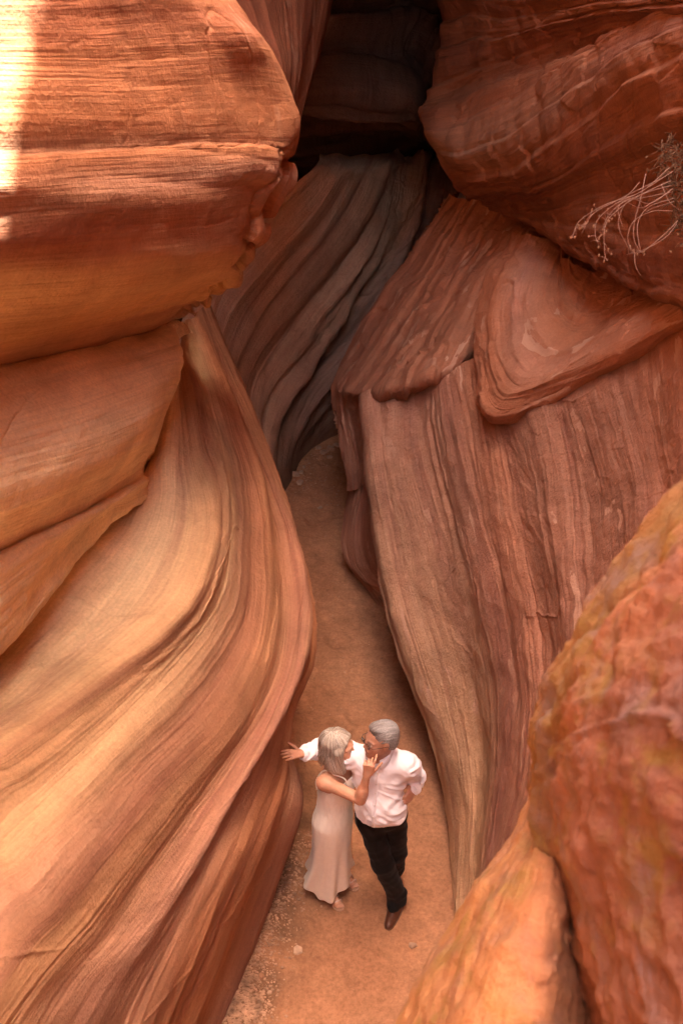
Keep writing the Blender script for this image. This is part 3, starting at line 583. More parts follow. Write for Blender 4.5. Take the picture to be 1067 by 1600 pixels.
# ------------------------------------------------------------------ solid modelling helpers (distance field -> one smooth mesh)
class Solid:
    def __init__(s, lo, hi, h):
        s.lo = np.array(lo, float); s.h = h
        s.n = np.ceil((np.array(hi, float) - s.lo) / h).astype(int) + 1
        s.D = np.full(tuple(s.n), 0.5, np.float32)
    def _win(s, lo, hi, m):
        a = np.maximum(np.floor((np.array(lo) - m - s.lo) / s.h).astype(int), 0)
        b = np.minimum(np.ceil((np.array(hi) + m - s.lo) / s.h).astype(int) + 1, s.n)
        b = np.maximum(b, a)
        sl = tuple(slice(a[i], b[i]) for i in range(3))
        ax = [(s.lo[i] + s.h * np.arange(a[i], b[i])).astype(np.float32) for i in range(3)]
        return sl, ax[0][:, None, None], ax[1][None, :, None], ax[2][None, None, :]
    def _put(s, sl, d, k, sub=False):
        D = s.D[sl]
        if sub:
            e = -d; hh = np.maximum(k - np.abs(D - e), 0) / k
            s.D[sl] = np.maximum(D, e) + hh * hh * k * 0.25
        else:
            hh = np.maximum(k - np.abs(D - d), 0) / k
            s.D[sl] = np.minimum(D, d) - hh * hh * k * 0.25
    def cone(s, a, b, ra, rb, k=0.02, sub=False, flat=None):
        a = np.array(a, float); b = np.array(b, float); R = max(ra, rb)
        sl, X, Y, Z = s._win(np.minimum(a, b) - R, np.maximum(a, b) + R, k + 3 * s.h)
        ab = b - a; L2 = ab @ ab + 1e-12
        t = np.clip(((X - a[0]) * ab[0] + (Y - a[1]) * ab[1] + (Z - a[2]) * ab[2]) / L2, 0, 1)
        dx = X - a[0] - ab[0] * t; dy = Y - a[1] - ab[1] * t; dz = Z - a[2] - ab[2] * t
        if flat is not None:      # (axis vector, stretch): thin the limb along an axis
            ax, f = flat; ax = np.array(ax, float); ax /= np.linalg.norm(ax)
            q = dx * ax[0] + dy * ax[1] + dz * ax[2]
            dx = dx + ax[0] * q * (f - 1); dy = dy + ax[1] * q * (f - 1); dz = dz + ax[2] * q * (f - 1)
        d = np.sqrt(dx * dx + dy * dy + dz * dz) - (ra + (rb - ra) * t)
        s._put(sl, d.astype(np.float32), k, sub)
    def ell(s, c, r, M=None, k=0.02, sub=False):
        c = np.array(c, float); r = np.array(r, float); R = r.max()
        sl, X, Y, Z = s._win(c - R, c + R, k + 3 * s.h)
        x, y, z = X - c[0], Y - c[1], Z - c[2]
        if M is not None:
            M = np.array(M, float)
            x, y, z = (x * M[0, 0] + y * M[1, 0] + z * M[2, 0], x * M[0, 1] + y * M[1, 1] + z * M[2, 1], x * M[0, 2] + y * M[1, 2] + z * M[2, 2])
        k0 = np.sqrt((x / r[0]) ** 2 + (y / r[1]) ** 2 + (z / r[2]) ** 2)
        k1 = np.sqrt((x / r[0] ** 2) ** 2 + (y / r[1] ** 2) ** 2 + (z / r[2] ** 2) ** 2) + 1e-9
        d = k0 * (k0 - 1) / k1
        s._put(sl, d.astype(np.float32), k, sub)
    def plane(s, p, n):           # keep the side the normal points away from
        X, Y, Z = (s.lo[0] + s.h * np.arange(s.n[0]))[:, None, None], (s.lo[1] + s.h * np.arange(s.n[1]))[None, :, None], (s.lo[2] + s.h * np.arange(s.n[2]))[None, None]
        n = np.array(n, float); n /= np.linalg.norm(n)
        d = (X - p[0]) * n[0] + (Y - p[1]) * n[1] + (Z - p[2]) * n[2]
        s.D = np.maximum(s.D, d.astype(np.float32))
    def mesh(s, smooth=1, disp=None):
        D = s.D; S = D < 0
        c = np.zeros(tuple(s.n - 1), np.int8)
        corners = [(i, j, k) for i in (0, 1) for j in (0, 1) for k in (0, 1)]
        nx, ny, nz = s.n - 1
        for i, j, k in corners: c += S[i:nx + i, j:ny + j, k:nz + k]
        act = np.argwhere((c > 0) & (c < 8))
        ids = -np.ones(tuple(s.n - 1), np.int32); ids[tuple(act.T)] = np.arange(len(act))
        vals = np.stack([D[act[:, 0] + i, act[:, 1] + j, act[:, 2] + k] for i, j, k in corners], 1)
        C = np.array(corners, float); acc = np.zeros((len(act), 3)); cnt = np.zeros(len(act))
        for a in range(8):
            for b in range(a + 1, 8):
                if np.abs(C[a] - C[b]).sum() != 1: continue
                va, vb = vals[:, a], vals[:, b]; m = (va < 0) != (vb < 0)
                t = np.where(m, va / np.where(m, va - vb, 1), 0)
                acc += np.where(m[:, None], C[a] + (C[b] - C[a]) * t[:, None], 0); cnt += m
        V = s.lo + s.h * (act + acc / cnt[:, None])
        F = []
        for ax in range(3):
            o = [0, 0, 0]; o[ax] = 1
            A = S[:-1 if ax == 0 else None, :-1 if ax == 1 else None, :-1 if ax == 2 else None]
            B = S[1 if ax == 0 else 0:, 1 if ax == 1 else 0:, 1 if ax == 2 else 0:]
            e = np.argwhere(A != B)
            u, v = (ax + 1) % 3, (ax + 2) % 3
            e = e[(e[:, u] > 0) & (e[:, v] > 0) & (e[:, u] < s.n[u] - 1) & (e[:, v] < s.n[v] - 1)]
            du = np.zeros(3, int); du[u] = 1; dv = np.zeros(3, int); dv[v] = 1
            q = np.stack([ids[tuple((e - du - dv).T)], ids[tuple((e - dv).T)], ids[tuple(e.T)], ids[tuple((e - du).T)]], 1)
            inside = A[tuple(e.T)]
            q[~inside] = q[~inside][:, ::-1]
            F.append(q)
        F = np.concatenate(F); F = F[(F >= 0).all(1)]
        E = np.concatenate([F[:, [0, 1]], F[:, [1, 2]], F[:, [2, 3]], F[:, [3, 0]]])
        for _ in range(smooth):
            acc = np.zeros_like(V); cn = np.zeros(len(V))
            for col in range(3): acc[:, col] = np.bincount(E[:, 0], V[E[:, 1], col], len(V)) + np.bincount(E[:, 1], V[E[:, 0], col], len(V))
            cn = np.bincount(E[:, 0], minlength=len(V)) + np.bincount(E[:, 1], minlength=len(V))
            V = V * 0.45 + 0.55 * acc / np.maximum(cn, 1)[:, None]
        if disp is not None:
            fn = np.cross(V[F[:, 2]] - V[F[:, 0]], V[F[:, 3]] - V[F[:, 1]])
            N = np.zeros_like(V)
            for c4 in range(4):
                for col in range(3): N[:, col] += np.bincount(F[:, c4], fn[:, col], len(V))
            N /= np.linalg.norm(N, axis=1, keepdims=True) + 1e-12
            V = V + N * disp(V)[:, None]
        return V, F

def raw_mesh(name, V, F, mat, parent=None, pig=None, smooth=True, root=None):
    me = bpy.data.meshes.new(name)
    if isinstance(F, np.ndarray):
        k = F.shape[1]; nf = len(F)
        me.vertices.add(len(V)); me.vertices.foreach_set("co", np.asarray(V).reshape(-1).astype(np.float32))
        me.loops.add(nf * k); me.loops.foreach_set("vertex_index", F.reshape(-1).astype(np.int32))
        me.polygons.add(nf); me.polygons.foreach_set("loop_start", np.arange(0, nf * k, k, dtype=np.int32))
        me.update(calc_edges=True)
    else:
        me.from_pydata([tuple(v) for v in V], [], F); me.update()
    me.polygons.foreach_set("use_smooth", np.full(len(me.polygons), smooth))
    if pig is not None:
        at = me.attributes.new("pigment", 'FLOAT_COLOR', 'POINT')
        at.data.foreach_set("color", np.concatenate([pig, np.ones((len(V), 1))], 1).reshape(-1).astype(np.float32))
    me.materials.append(mat)
    o = bpy.data.objects.new(name, me); COL.objects.link(o)
    if parent:
        o.parent = parent
        if parent.type == 'EMPTY': o.location = -parent.location
    return o

class MB:
    """collects tubes and lofts into one mesh"""
    def __init__(s): s.V = []; s.F = []
    def tube(s, pts, r, n=8, cap=True):
        pts = [Vector(p) for p in pts]; m = len(pts)
        rr = r if hasattr(r, '__len__') else [r] * m
        T0 = (pts[1] - pts[0]).normalized(); up = Vector((0, 0, 1)) if abs(T0.z) < .9 else Vector((1, 0, 0))
        A = T0.cross(up).normalized(); b0 = len(s.V)
        for i, p in enumerate(pts):
            T = (pts[min(i + 1, m - 1)] - pts[max(i - 1, 0)]).normalized()
            A = (A - T * A.dot(T)).normalized(); B = T.cross(A)
            for j in range(n):
                a = 2 * pi * j / n; s.V.append(p + (A * cos(a) + B * sin(a)) * rr[i])
        for i in range(m - 1):
            for j in range(n):
                s.F.append((b0 + i * n + j, b0 + i * n + (j + 1) % n, b0 + (i + 1) * n + (j + 1) % n, b0 + (i + 1) * n + j))
        if cap:
            s.F.append(tuple(b0 + j for j in reversed(range(n)))); s.F.append(tuple(b0 + (m - 1) * n + j for j in range(n)))
    def loft(s, rings, cap0=True, cap1=True):
        b0 = len(s.V); n = len(rings[0])
        for r in rings: s.V += [Vector(p) for p in r]
        for i in range(len(rings) - 1):
            for j in range(n):
                s.F.append((b0 + i * n + j, b0 + i * n + (j + 1) % n, b0 + (i + 1) * n + (j + 1) % n, b0 + (i + 1) * n + j))
        if cap0: s.F.append(tuple(b0 + j for j in reversed(range(n))))
        if cap1: s.F.append(tuple(b0 + (len(rings) - 1) * n + j for j in range(n)))
    def build(s, name, mat, parent=None, smooth=True): return raw_mesh(name, s.V, s.F, mat, parent, smooth=smooth)

def simple_mat(name, col, rough=0.6, noise_amt=0.12, scale=60, bump=0.0, sheen=0.0, attr=False, sss=0.0, metal=0.0, spec=0.4, weave=False):
    m = bpy.data.materials.new(name); m.use_nodes = True
    nt = m.node_tree; L = nt.links.new; bs = nt.nodes["Principled BSDF"]
    bs.inputs["Roughness"].default_value = rough; bs.inputs["Metallic"].default_value = metal
    bs.inputs["Specular IOR Level"].default_value = spec
    if sheen: bs.inputs["Sheen Weight"].default_value = sheen
    if sss:
        bs.inputs["Subsurface Weight"].default_value = sss; bs.inputs["Subsurface Radius"].default_value = (0.012, 0.004, 0.002); bs.inputs["Subsurface Scale"].default_value = 1.0
    tc = NN(nt, "ShaderNodeTexCoord"); n = NN(nt, "ShaderNodeTexNoise", i_Scale=float(scale), i_Detail=4.0)
    L(tc.outputs["Object"], n.inputs["Vector"])
    k = NN(nt, "ShaderNodeMapRange", i_1=0.3, i_2=0.7, i_3=1 - noise_amt, i_4=1 + noise_amt); L(n.outputs["Fac"], k.inputs[0])
    if attr: c = NN(nt, "ShaderNodeAttribute", attribute_name="pigment").outputs["Color"]
    else:
        r = NN(nt, "ShaderNodeRGB"); r.outputs[0].default_value = tuple(col) + (1,); c = r.outputs[0]
    v = NN(nt, "ShaderNodeVectorMath", operation='SCALE'); L(c, v.inputs[0]); L(k.outputs[0], v.inputs[3]); L(v.outputs[0], bs.inputs["Base Color"])
    if bump:
        b = NN(nt, "ShaderNodeBump", i_Strength=bump, i_Distance=0.004); L(n.outputs["Fac"], b.inputs["Height"]); L(b.outputs[0], bs.inputs["Normal"])
    return m

def frame(fwd, up=(0, 0, 1)):
    """columns: forward, left, up"""
    f = Vector(fwd).normalized(); l = Vector(up).cross(f).normalized(); u = f.cross(l)
    return np.array([f, l, u]).T

def add_head(S, c, M, sc=1.0, ears=True, nose=1.0):
    c = np.array(c, float)
    def w(x, y, z): return c + M @ (np.array([x, y, z]) * sc)
    e = lambda p, r, k=0.02, **kw: S.ell(w(*p), np.array(r) * sc, M, k * sc, **kw)
    q = lambda a, b, ra, rb, k=0.01, **kw: S.cone(w(*a), w(*b), ra * sc, rb * sc, k * sc, **kw)
    e((-.016, 0, .034), (.098, .077, .086))
    e((.030, 0, -.028), (.060, .062, .088), .03)
    e((.030, 0, -.078), (.052, .048, .036), .03)
    e((.072, 0, -.100), (.018, .022, .016), .02)
    for y in (-1, 1):
        e((.050, y * .040, -.030), (.028, .022, .026), .02)          # cheek
        e((.094, y * .031, .000), (.012, .017, .010), .012, sub=True)   # socket
        e((.077, y * .031, -.001), (.012, .013, .011), .002)          # eye
        q((.084, y * .015, .020), (.072, y * .052, .018), .009, .006, .012)
        if ears:
            e((-.004, y * .077, -.006), (.019, .008, .031), .006)
            e((.002, y * .086, -.006), (.009, .006, .017), .004, sub=True)
    nx = .092 + .015 * nose
    q((.086, 0, .010), (nx, 0, -.026), .007, .009 * nose, .012)
    q((nx - .009, -.009, -.033), (nx - .009, .009, -.033), .008, .008, .008)
    q((.089, -.018, -.060), (.089, .018, -.060), .0065, .0065, .008)
    q((.087, -.015, -.071), (.087, .015, -.071), .0075, .0075, .008)
    return w

def add_hand(S, wrist, M, curls, spread=0.05, thumb=((.35, .7, -.3), (.75, .45, -.35)), sc=1.0, k=0.010):
    """M columns: along the fingers, towards the thumb side, out of the back of the hand"""
    wr = np.array(wrist, float)
    def w(p): return wr + M @ (np.array(p) * sc)
    lens = [(.040, .026, .020), (.044, .029, .021), (.041, .027, .021), (.032, .020, .018)]
    for i in range(4):
        y = .030 - i * .0195
        kx = .088 - (0.003, 0, .004, .012)[i]
        S.cone(w((0.0, y * .55, 0)), w((kx, y, 0)), .0125 * sc, .0105 * sc, .014 * sc)
        p = np.array([kx, y, 0.0]); a = 0.0; sp = (1.5 - i) * spread
        for j in range(3):
            a += curls[i][j]
            dd = np.array([cos(a) * cos(sp), cos(a) * sin(sp), -sin(a)])
            p2 = p + dd * lens[i][j]
            S.cone(w(p), w(p2), (.0092, .0082, .0074)[j] * sc, (.0084, .0075, .0064)[j] * sc, .003 if j else .006)
            p = p2
    t0 = np.array([.018, .024, -.004]); t1 = t0 + np.array(thumb[0]) / np.linalg.norm(thumb[0]) * .045
    t2 = t1 + np.array(thumb[1]) / np.linalg.norm(thumb[1]) * .034; t3 = t2 + np.array(thumb[1]) / np.linalg.norm(thumb[1]) * .026
    S.cone(w(t0), w(t1), .014 * sc, .0115 * sc, .014); S.cone(w(t1), w(t2), .0105 * sc, .0095 * sc, .004); S.cone(w(t2), w(t3), .0095 * sc, .0075 * sc, .004)

def root_empty(name, loc, label, cat, group=None):
    o = bpy.data.objects.new(name, None); COL.objects.link(o); o.location = loc; o.empty_display_size = 0.2
    o['label'] = label; o['category'] = cat
    if group: o['group'] = group
    return o

def face_pig(V, wfun_inv, base, lip, eye, brow, beard=None):
    L = wfun_inv(V)
    pig = np.tile(np.array(base), (len(V), 1))
    x, y, z = L[:, 0], L[:, 1], L[:, 2]
    rr = fbm(V[:, 0] * 30, V[:, 2] * 30 + V[:, 1] * 20, 3, 3)
    pig *= (1 + 0.10 * rr)[:, None]
    def blend(m, c): pig[:] = pig * (1 - m[:, None]) + np.array(c) * m[:, None]
    near = (np.abs(y) < .1) & (np.abs(z) < .13) & (x > 0) & (x < .14)
    cheek = near * np.exp(-(((np.abs(y) - .042) / .02) ** 2 + ((z + .03) / .02) ** 2)) * .35
    blend(cheek, (base[0] * 1.0, base[1] * .7, base[2] * .65))
    blend(near * (x > .08) * np.exp(-((y / .022) ** 4 + ((z + .0655) / .009) ** 4)) * .8, lip)
    es = near * (x > .066) * np.exp(-(((np.abs(y) - .031) / .0125) ** 4 + (z / .006) ** 4))
    blend(es * .9, (.55, .5, .46))
    blend(near * (x > .066) * np.exp(-(((np.abs(y) - .031) / .006) ** 4 + (z / .006) ** 4)), eye)
    blend(near * (x > .05) * np.exp(-(((np.abs(y) - .033) / .019) ** 4 + ((z - .021) / .005) ** 4)) * .75, brow)
    return pig

# ------------------------------------------------------------------ the man
SKIN_M = (0.47, 0.235, 0.15); SKIN_W = (0.56, 0.29, 0.18)
M_skin = simple_mat("skin", SKIN_M, 0.5, 0.06, 120, attr=True, sss=0.15, bump=0.15)
def build_man():
    root = root_empty("person", (0.30, 4.70, 0), "grey-haired man in glasses, white shirt and black trousers bracing one hand on the rock wall", "person")
    hc = np.array([0.238, 4.575, 1.655]); HM = frame((-.90, -.38, .06), (.0, 0.05, 1))
    RS = np.array([.045, 4.675, 1.435]); LS = np.array([.405, 4.60, 1.42])
    neck = np.array([.245, 4.625, 1.50])
    REl = np.array([-.135, 4.83, 1.33]); RW = np.array([-.245, 4.735, 1.385])
    LEl = np.array([.478, 4.735, 1.175]); LW = PY(648, 1230, 4.63)
    pel = np.array([.265, 4.665, .95]); chest = np.array([.238, 4.64, 1.30]); belly = np.array([.25, 4.60, 1.12])
    RH = np.array([.185, 4.655, .90]); LH = np.array([.345, 4.68, .90])
    RK = np.array([.275, 4.625, .50]); RA = np.array([.388, 4.675, .10])
    LK = np.array([.372, 4.715, .50]); LA = np.array([.385, 4.90, .10])
    TM = frame((-.26, -.96, 0))     # forward, left, up of the torso
    S = Solid((-.46, 4.35, -.01), (.68, 5.05, 1.84), 0.0042)
    w = add_head(S, hc, HM, 1.0)
    S.cone(w(-.022, 0, -.05), neck, .056, .060, .03)
    S.cone(w(.035, 0, -.09), neck + np.array([-.02, -.03, -.02]), .030, .045, .03)
    S.ell(chest, (.110, .155, .20), TM, .05); S.ell(belly, (.12, .130, .15), TM, .05); S.ell(pel, (.10, .135, .12), TM, .05)
    for s_, e_, w_ in ((RS, REl, RW), (LS, LEl, LW)):
        S.cone(s_, e_, .052, .040, .05); S.cone(e_, w_, .040, .028, .02)
    for h_, k_, a_ in ((RH, RK, RA), (LH, LK, LA)):
        S.cone(h_, k_, .080, .052, .05); S.cone(k_, a_, .050, .036, .02)
    S.cone(RA - np.array([0, 0, .02]), RA + np.array([-.04, -.09, -.078]), .028, .010, .02); S.cone(LA - np.array([0, 0, .02]), LA + np.array([0, -.08, -.078]), .028, .010, .02)
    # right hand spread against the wall, left hand closed on the hip
    HMr = frame((-.93, -.15, .05), (-.25, -.45, .85))
    HMr = frame((-.7, -.5, .4), (.6, -.3, .7))
    fx = HMr[:, 0]; back = HMr[:, 2]; side = np.cross(back, fx)
    Mr = np.array([fx, -side, back]).T
    S.cone(RW, RW + fx * .02, .027, .022, .01)
    add_hand(S, RW + fx * .015, Mr, [(.05, .4, .4), (0., .45, .4), (.05, .4, .4), (.1, .35, .4)], spread=.07, sc=.84, thumb=((.5, .85, -.1), (.8, .6, -.1)))
    f2 = np.array([-.50, -.62, -.38]); f2 /= np.linalg.norm(f2); b2 = np.array([.62, -.66, .25]); b2 -= f2 * (b2 @ f2); b2 /= np.linalg.norm(b2)
    Ml = np.array([f2, np.cross(b2, f2) * -1, b2]).T
    add_hand(S, LW, Ml, [(.35, .45, .35)] * 4, spread=.06, thumb=((.5, .8, -.2), (.8, .5, -.2)))
    V, F = S.mesh(1)
    inv = lambda V: (V - hc) @ HM
    pig = face_pig(V, inv, SKIN_M, (.30, .085, .06), (.03, .02, .015), (.22, .16, .13))
    raw_mesh("body", V, F, M_skin, root, pig)
    # hair
    Hs = Solid(hc - .16, hc + .18, 0.0036)
    Hs.ell(w(-.019, 0, .038), (.101, .080, .088), HM, .01)
    Hs.ell(w(-.050, 0, -.010), (.068, .074, .075), HM, .02)
    Hs.ell(w(.036, 0, .096), (.040, .048, .020), HM, .02)
    Hs.ell(w(.100, 0, -.035), (.090, .12, .114), HM, .008, sub=True)
    Hs.ell(w(.02, 0, -.105), (.12, .12, .075), HM, .008, sub=True)
    for y in (-1, 1):
        Hs.ell(w(-.002, y * .088, -.008), (.027, .022, .034), HM, .006, sub=True)
    def hd(V):
        L = inv(V); a = np.arctan2(L[:, 1], L[:, 2] + .05)
        return perlin(a * 26, L[:, 0] * 22, 5) * .0028 + perlin(L[:, 0] * 90 + L[:, 2] * 40, L[:, 1] * 90, 6) * .0022
    V, F = Hs.mesh(1, hd); L = inv(V)
    t = sstep(-.02, .07, L[:, 0] + fbm(L[:, 1] * 60, L[:, 2] * 60, 2, 9) * .03)
    a = np.arctan2(L[:, 1], L[:, 2] + .05)
    st = 1 + .45 * perlin(a * 40, L[:, 0] * 10, 8)
    pig = (np.array((.30, .285, .27)) * (1 - t[:, None]) + np.array((.15, .13, .12)) * t[:, None]) * st[:, None]
    M_hairm = simple_mat("grey_hair", (.3, .3, .3), 0.6, 0.25, 220, bump=0.6, attr=True)
    raw_mesh("hair", V, F, M_hairm, root, np.clip(pig, .02, .8))
    # glasses: two wire rims, bridge and temples
    g = MB()
    for y in (-1, 1):
        ring = [w(.101 + .004 * cos(t) * 0 - .010 * abs(y * .033 + .023 * cos(t)) * 4 * .25, y * .033 + .023 * cos(t), -.004 + .016 * sin(t)) for t in np.linspace(0, 2 * pi, 22)]
        g.tube(ring, .0016, 6, False)
        g.tube([w(.098, y * .056, .002), w(.085, y * .074, .004), w(.03, y * .083, .004), w(-.008, y * .084, .003), w(-.022, y * .082, -.016)], .0018, 6)
    g.tube([w(.103, -.010, .002), w(.108, 0, .004), w(.103, .010, .002)], .0016, 6)
    M_wire = simple_mat("dark_wire", (.05, .04, .035), .35, .05, 50, metal=.6)
    go = g.build("glasses", M_wire, root)
    M_lens = None
    for y in (-1, 1):
        gl = MB(); c = [w(.100, y * .033 + .022 * cos(t), -.004 + .015 * sin(t)) for t in np.linspace(0, 2 * pi, 20)[:-1]]
        c2 = [w(.0988, y * .033 + .022 * cos(t), -.004 + .015 * sin(t)) for t in np.linspace(0, 2 * pi, 20)[:-1]]
        gl.loft([c2, c])
        if M_lens is None:
            M_lens = bpy.data.materials.new("lens_glass"); M_lens.use_nodes = True
            b = M_lens.node_tree.nodes["Principled BSDF"]; b.inputs["Transmission Weight"].default_value = 1; b.inputs["Roughness"].default_value = .02; b.inputs["IOR"].default_value = 1.2
        gl.build("lens", M_lens, go)
    # shirt
    T = Solid((-.36, 4.38, .93), (.66, 4.98, 1.60), 0.0052)
    T.ell(chest, (.130, .172, .215), TM, .05); T.ell(belly + np.array([-.004, -.012, 0]), (.140, .150, .165), TM, .05)
    T.ell(belly + np.array([.01, .0, -.08]), (.130, .150, .10), TM, .05)
    T.cone(RS, LS, .066, .066, .07); T.cone(neck + np.array([0, .01, -.05]), neck + np.array([0, .008, .0]), .085, .066, .05)
    T.cone(RS, REl, .074, .060, .04); T.cone(REl, RW + (REl - RW) * .12, .060, .040, .03)
    T.cone(LS, LEl, .072, .057, .04); T.cone(LEl, LW + (LEl - LW) * .05, .052, .042, .02)
    # hollow the neck and the cuffs
    T.cone(neck + np.array([0, 0, .045]), w(-.01, 0, -.02), .060, .075, .006, sub=True)
    for a_, b_ in ((REl, RW), (LEl, LW)):
        pass
    Xc = TM[:, 1]
    def folds(V):
        q = (V - belly); s_ = q @ TM[:, 1]; f_ = q @ TM[:, 0]; z = q[:, 2]
        d1 = perlin(s_ * 6 + z * 9, z * 2.5 - s_ * 3, 31); d2 = perlin(s_ * 11 - z * 14, z * 5 + s_ * 3 + f_ * 4, 32)
        arm = sstep(.16, .22, np.abs(s_))
        low = sstep(.10, -.04, z)
        d = (1 - np.abs(d1) * 2.2) * .011 * (.45 + low) * (1 - arm) + d2 * .008 + (.3 - np.abs(perlin(s_ * 16 + z * 20, z * 8 - s_ * 10, 35))) * .010 * (1 - arm) * (.35 + low)
        d += arm * (1 - np.abs(perlin(V[:, 0] * 16 + V[:, 2] * 8, V[:, 2] * 18 - V[:, 1] * 10, 33)) * 2.4) * .014
        # pull lines from the armpit to the belly
        t = (s_ - .02) * .75 + z; d += np.exp(-((np.sin(t * 42 + perlin(s_ * 5, z * 5, 34) * 2)) / .45) ** 2) * .007 * sstep(-.05, .08, s_) * sstep(.28, .12, z) * (1 - arm)
        return d
    V, F = T.mesh(2, folds)
    hem = .995 + 0 * V[:, 0]
    M_shirt = simple_mat("white_cotton", (.86, .82, .85), .75, .03, 300, bump=.1, sheen=.2)
    # tucked: squeeze everything below the belt line inwards
    k = sstep(1.03, .985, V[:, 2]); c = np.array([.26, 4.65])
    V[:, :2] = V[:, :2] + (c - V[:, :2]) * (k * .22)[:, None]
    sh = raw_mesh("shirt", V, F, M_shirt, root)
    # collar: two folded leaves round the neck
    cb = MB(); nb = neck + np.array([-.008, .000, .030])
    for inner in (0,):
        N = 40; rin = []; rto = []; rou = []; rob = []
        for i in range(N):
            t = (i / (N - 1) - .5) * 2 * pi * .93      # open at the front
            fr = TM[:, 0] * -cos(t) + TM[:, 1] * sin(t)
            front = sstep(.5 * pi, pi * .93, abs(t))
            up = np.array([0, 0, .034 - .048 * front])
            r1 = .070 + .012 * front
            rin.append(nb + fr * (r1 - .004) + up * .2 + np.array([0, 0, -.02 - .02 * front])); rto.append(nb + fr * r1 + up)
            rou.append(nb + fr * (r1 + .006) + up + np.array([0, 0, -.002])); rob.append(nb + fr * (r1 + .016 + .014 * front) + up + np.array([0, 0, -.034 - .016 * front]))
        base = len(cb.V)
        for row in (rin, rto, rou, rob): cb.V += [Vector(p) for p in row]
        for a_ in range(3):
            for j in range(N - 1): cb.F.append((base + a_ * N + j, base + a_ * N + j + 1, base + (a_ + 1) * N + j + 1, base + (a_ + 1) * N + j))
    co = cb.build("collar", M_shirt, sh); md = co.modifiers.new("s", 'SOLIDIFY'); md.thickness = .003
    # placket and buttons down the front
    bt = MB()
    def front_pt(z, s0=.0):
        d = TM[:, 0]; o = np.array([.25, 4.62, z]) + TM[:, 1] * s0
        rel = V - o; lat = rel - np.outer(rel @ d, d); m = (np.linalg.norm(lat, axis=1) < .012) & (rel @ d > 0)
        return o + d * ((rel @ d)[m].max() if m.any() else .13)
    M_btn = simple_mat("button_pearl", (.7, .66, .62), .3, .03)
    for z in np.linspace(1.06, 1.42, 6):
        p = front_pt(z, -.004); d = TM[:, 0]; bt = MB()
        bt.tube([p + d * .0005, p + d * .0042], .0055, 10)
        bt.build("button", M_btn, sh)
    pl = []
    for z in np.linspace(1.44, 1.03, 34):
        row = [front_pt(z, s) + TM[:, 0] * o_ for s, o_ in ((-.017, -.002), (-.016, .0022), (.006, .0022), (.007, -.002))]
        pl.append(row)
    pb = MB(); pb.V = [Vector(p) for r in pl for p in r]
    for i in range(33):
        for j in range(3): pb.F.append((i * 4 + j, i * 4 + j + 1, i * 4 + 5 + j, i * 4 + 4 + j))
    pb.build("placket", M_shirt, sh)
    for a_, b_, f in ((REl, RW, .89), (LEl, LW, .97)):
        n_ = (b_ - a_) / np.linalg.norm(b_ - a_); c_ = a_ + (b_ - a_) * f; cm = MB()
        cm.tube([c_ - n_ * .03, c_ - n_ * .026, c_ + n_ * .026, c_ + n_ * .03], [.038, .043, .0415, .037], 22)
        cm.build("cuff", M_shirt, sh)
    # trousers
    Q = Solid((.02, 4.42, .04), (.58, 5.02, 1.08), 0.0055)
    Q.ell(pel + np.array([0, 0, .03]), (.124, .152, .13), TM, .04); Q.cone(RH, LH, .092, .092, .05)
    Q.cone(RH, RK, .090, .070, .04); Q.cone(RK, RA + np.array([0, 0, .02]), .072, .060, .03)
    Q.cone(LH, LK, .088, .068, .012); Q.cone(LK, LA + np.array([0, 0, .02]), .070, .056, .02)
    Q.cone(RA + np.array([0, 0, .03]), RA + np.array([0, 0, -.04]), .056, .062, .02); Q.cone(RA + np.array([0, 0, .0]), RA + np.array([-.028, -.062, -.03]), .050, .040, .03); Q.cone(LA + np.array([0, 0, .03]), LA + np.array([0, 0, -.04]), .054, .060, .02)
    Q.plane((.26, 4.65, 1.035), (0.05, .1, 1)); Q.plane((.38, 4.75, .065), (0, 0.1, -1))
    def tf(V):
        z = V[:, 2]; d = perlin(V[:, 0] * 14 + z * 5, z * 6 + V[:, 1] * 8, 41); e = perlin(V[:, 0] * 9 - z * 16, z * 12 + V[:, 1] * 6, 42)
        low = sstep(.28, .08, z); kn = np.exp(-((z - .5) / .12) ** 2)
        return (1 - 2 * np.abs(d)) * .006 + e * (.002 + .010 * low + .0025 * kn) + np.exp(-((np.abs(V[:, 0] - .265) / .02) ** 2)) * 0
    V, F = Q.mesh(2, tf)
    M_black = simple_mat("black_wool", (.006, .0055, .006), .85, .2, 200, bump=.15, sheen=.05, spec=.2)
    tr = raw_mesh("trousers", V, F, M_black, root)
    b2 = MB(); ring = []
    for t in np.linspace(0, 2 * pi, 49)[:-1]:
        ring.append((t, pel + np.array([-.004, -.004, .082]) + TM[:, 0] * cos(t) * .122 + TM[:, 1] * sin(t) * .148))
    up = np.array([0, 0, 1.0])
    b2.loft([[p - up * .018 for t, p in ring], [p - up * .018 + (p - pel) * np.array([1, 1, 0]) * .05 for t, p in ring], [p + up * .018 + (p - pel) * np.array([1, 1, 0]) * .05 for t, p in ring], [p + up * .018 for t, p in ring]], False, False)
    b2.build("belt", simple_mat("black_leather", (.018, .014, .012), .4, .1), tr)
    # shoes
    M_shoe = simple_mat("brown_leather", (.105, .040, .022), .38, .2, 45, bump=.2); M_sole = simple_mat("shoe_sole", (.17, .10, .06), .7, .15)
    M_lace = simple_mat("shoe_lace", (.05, .02, .012), .7, .1)
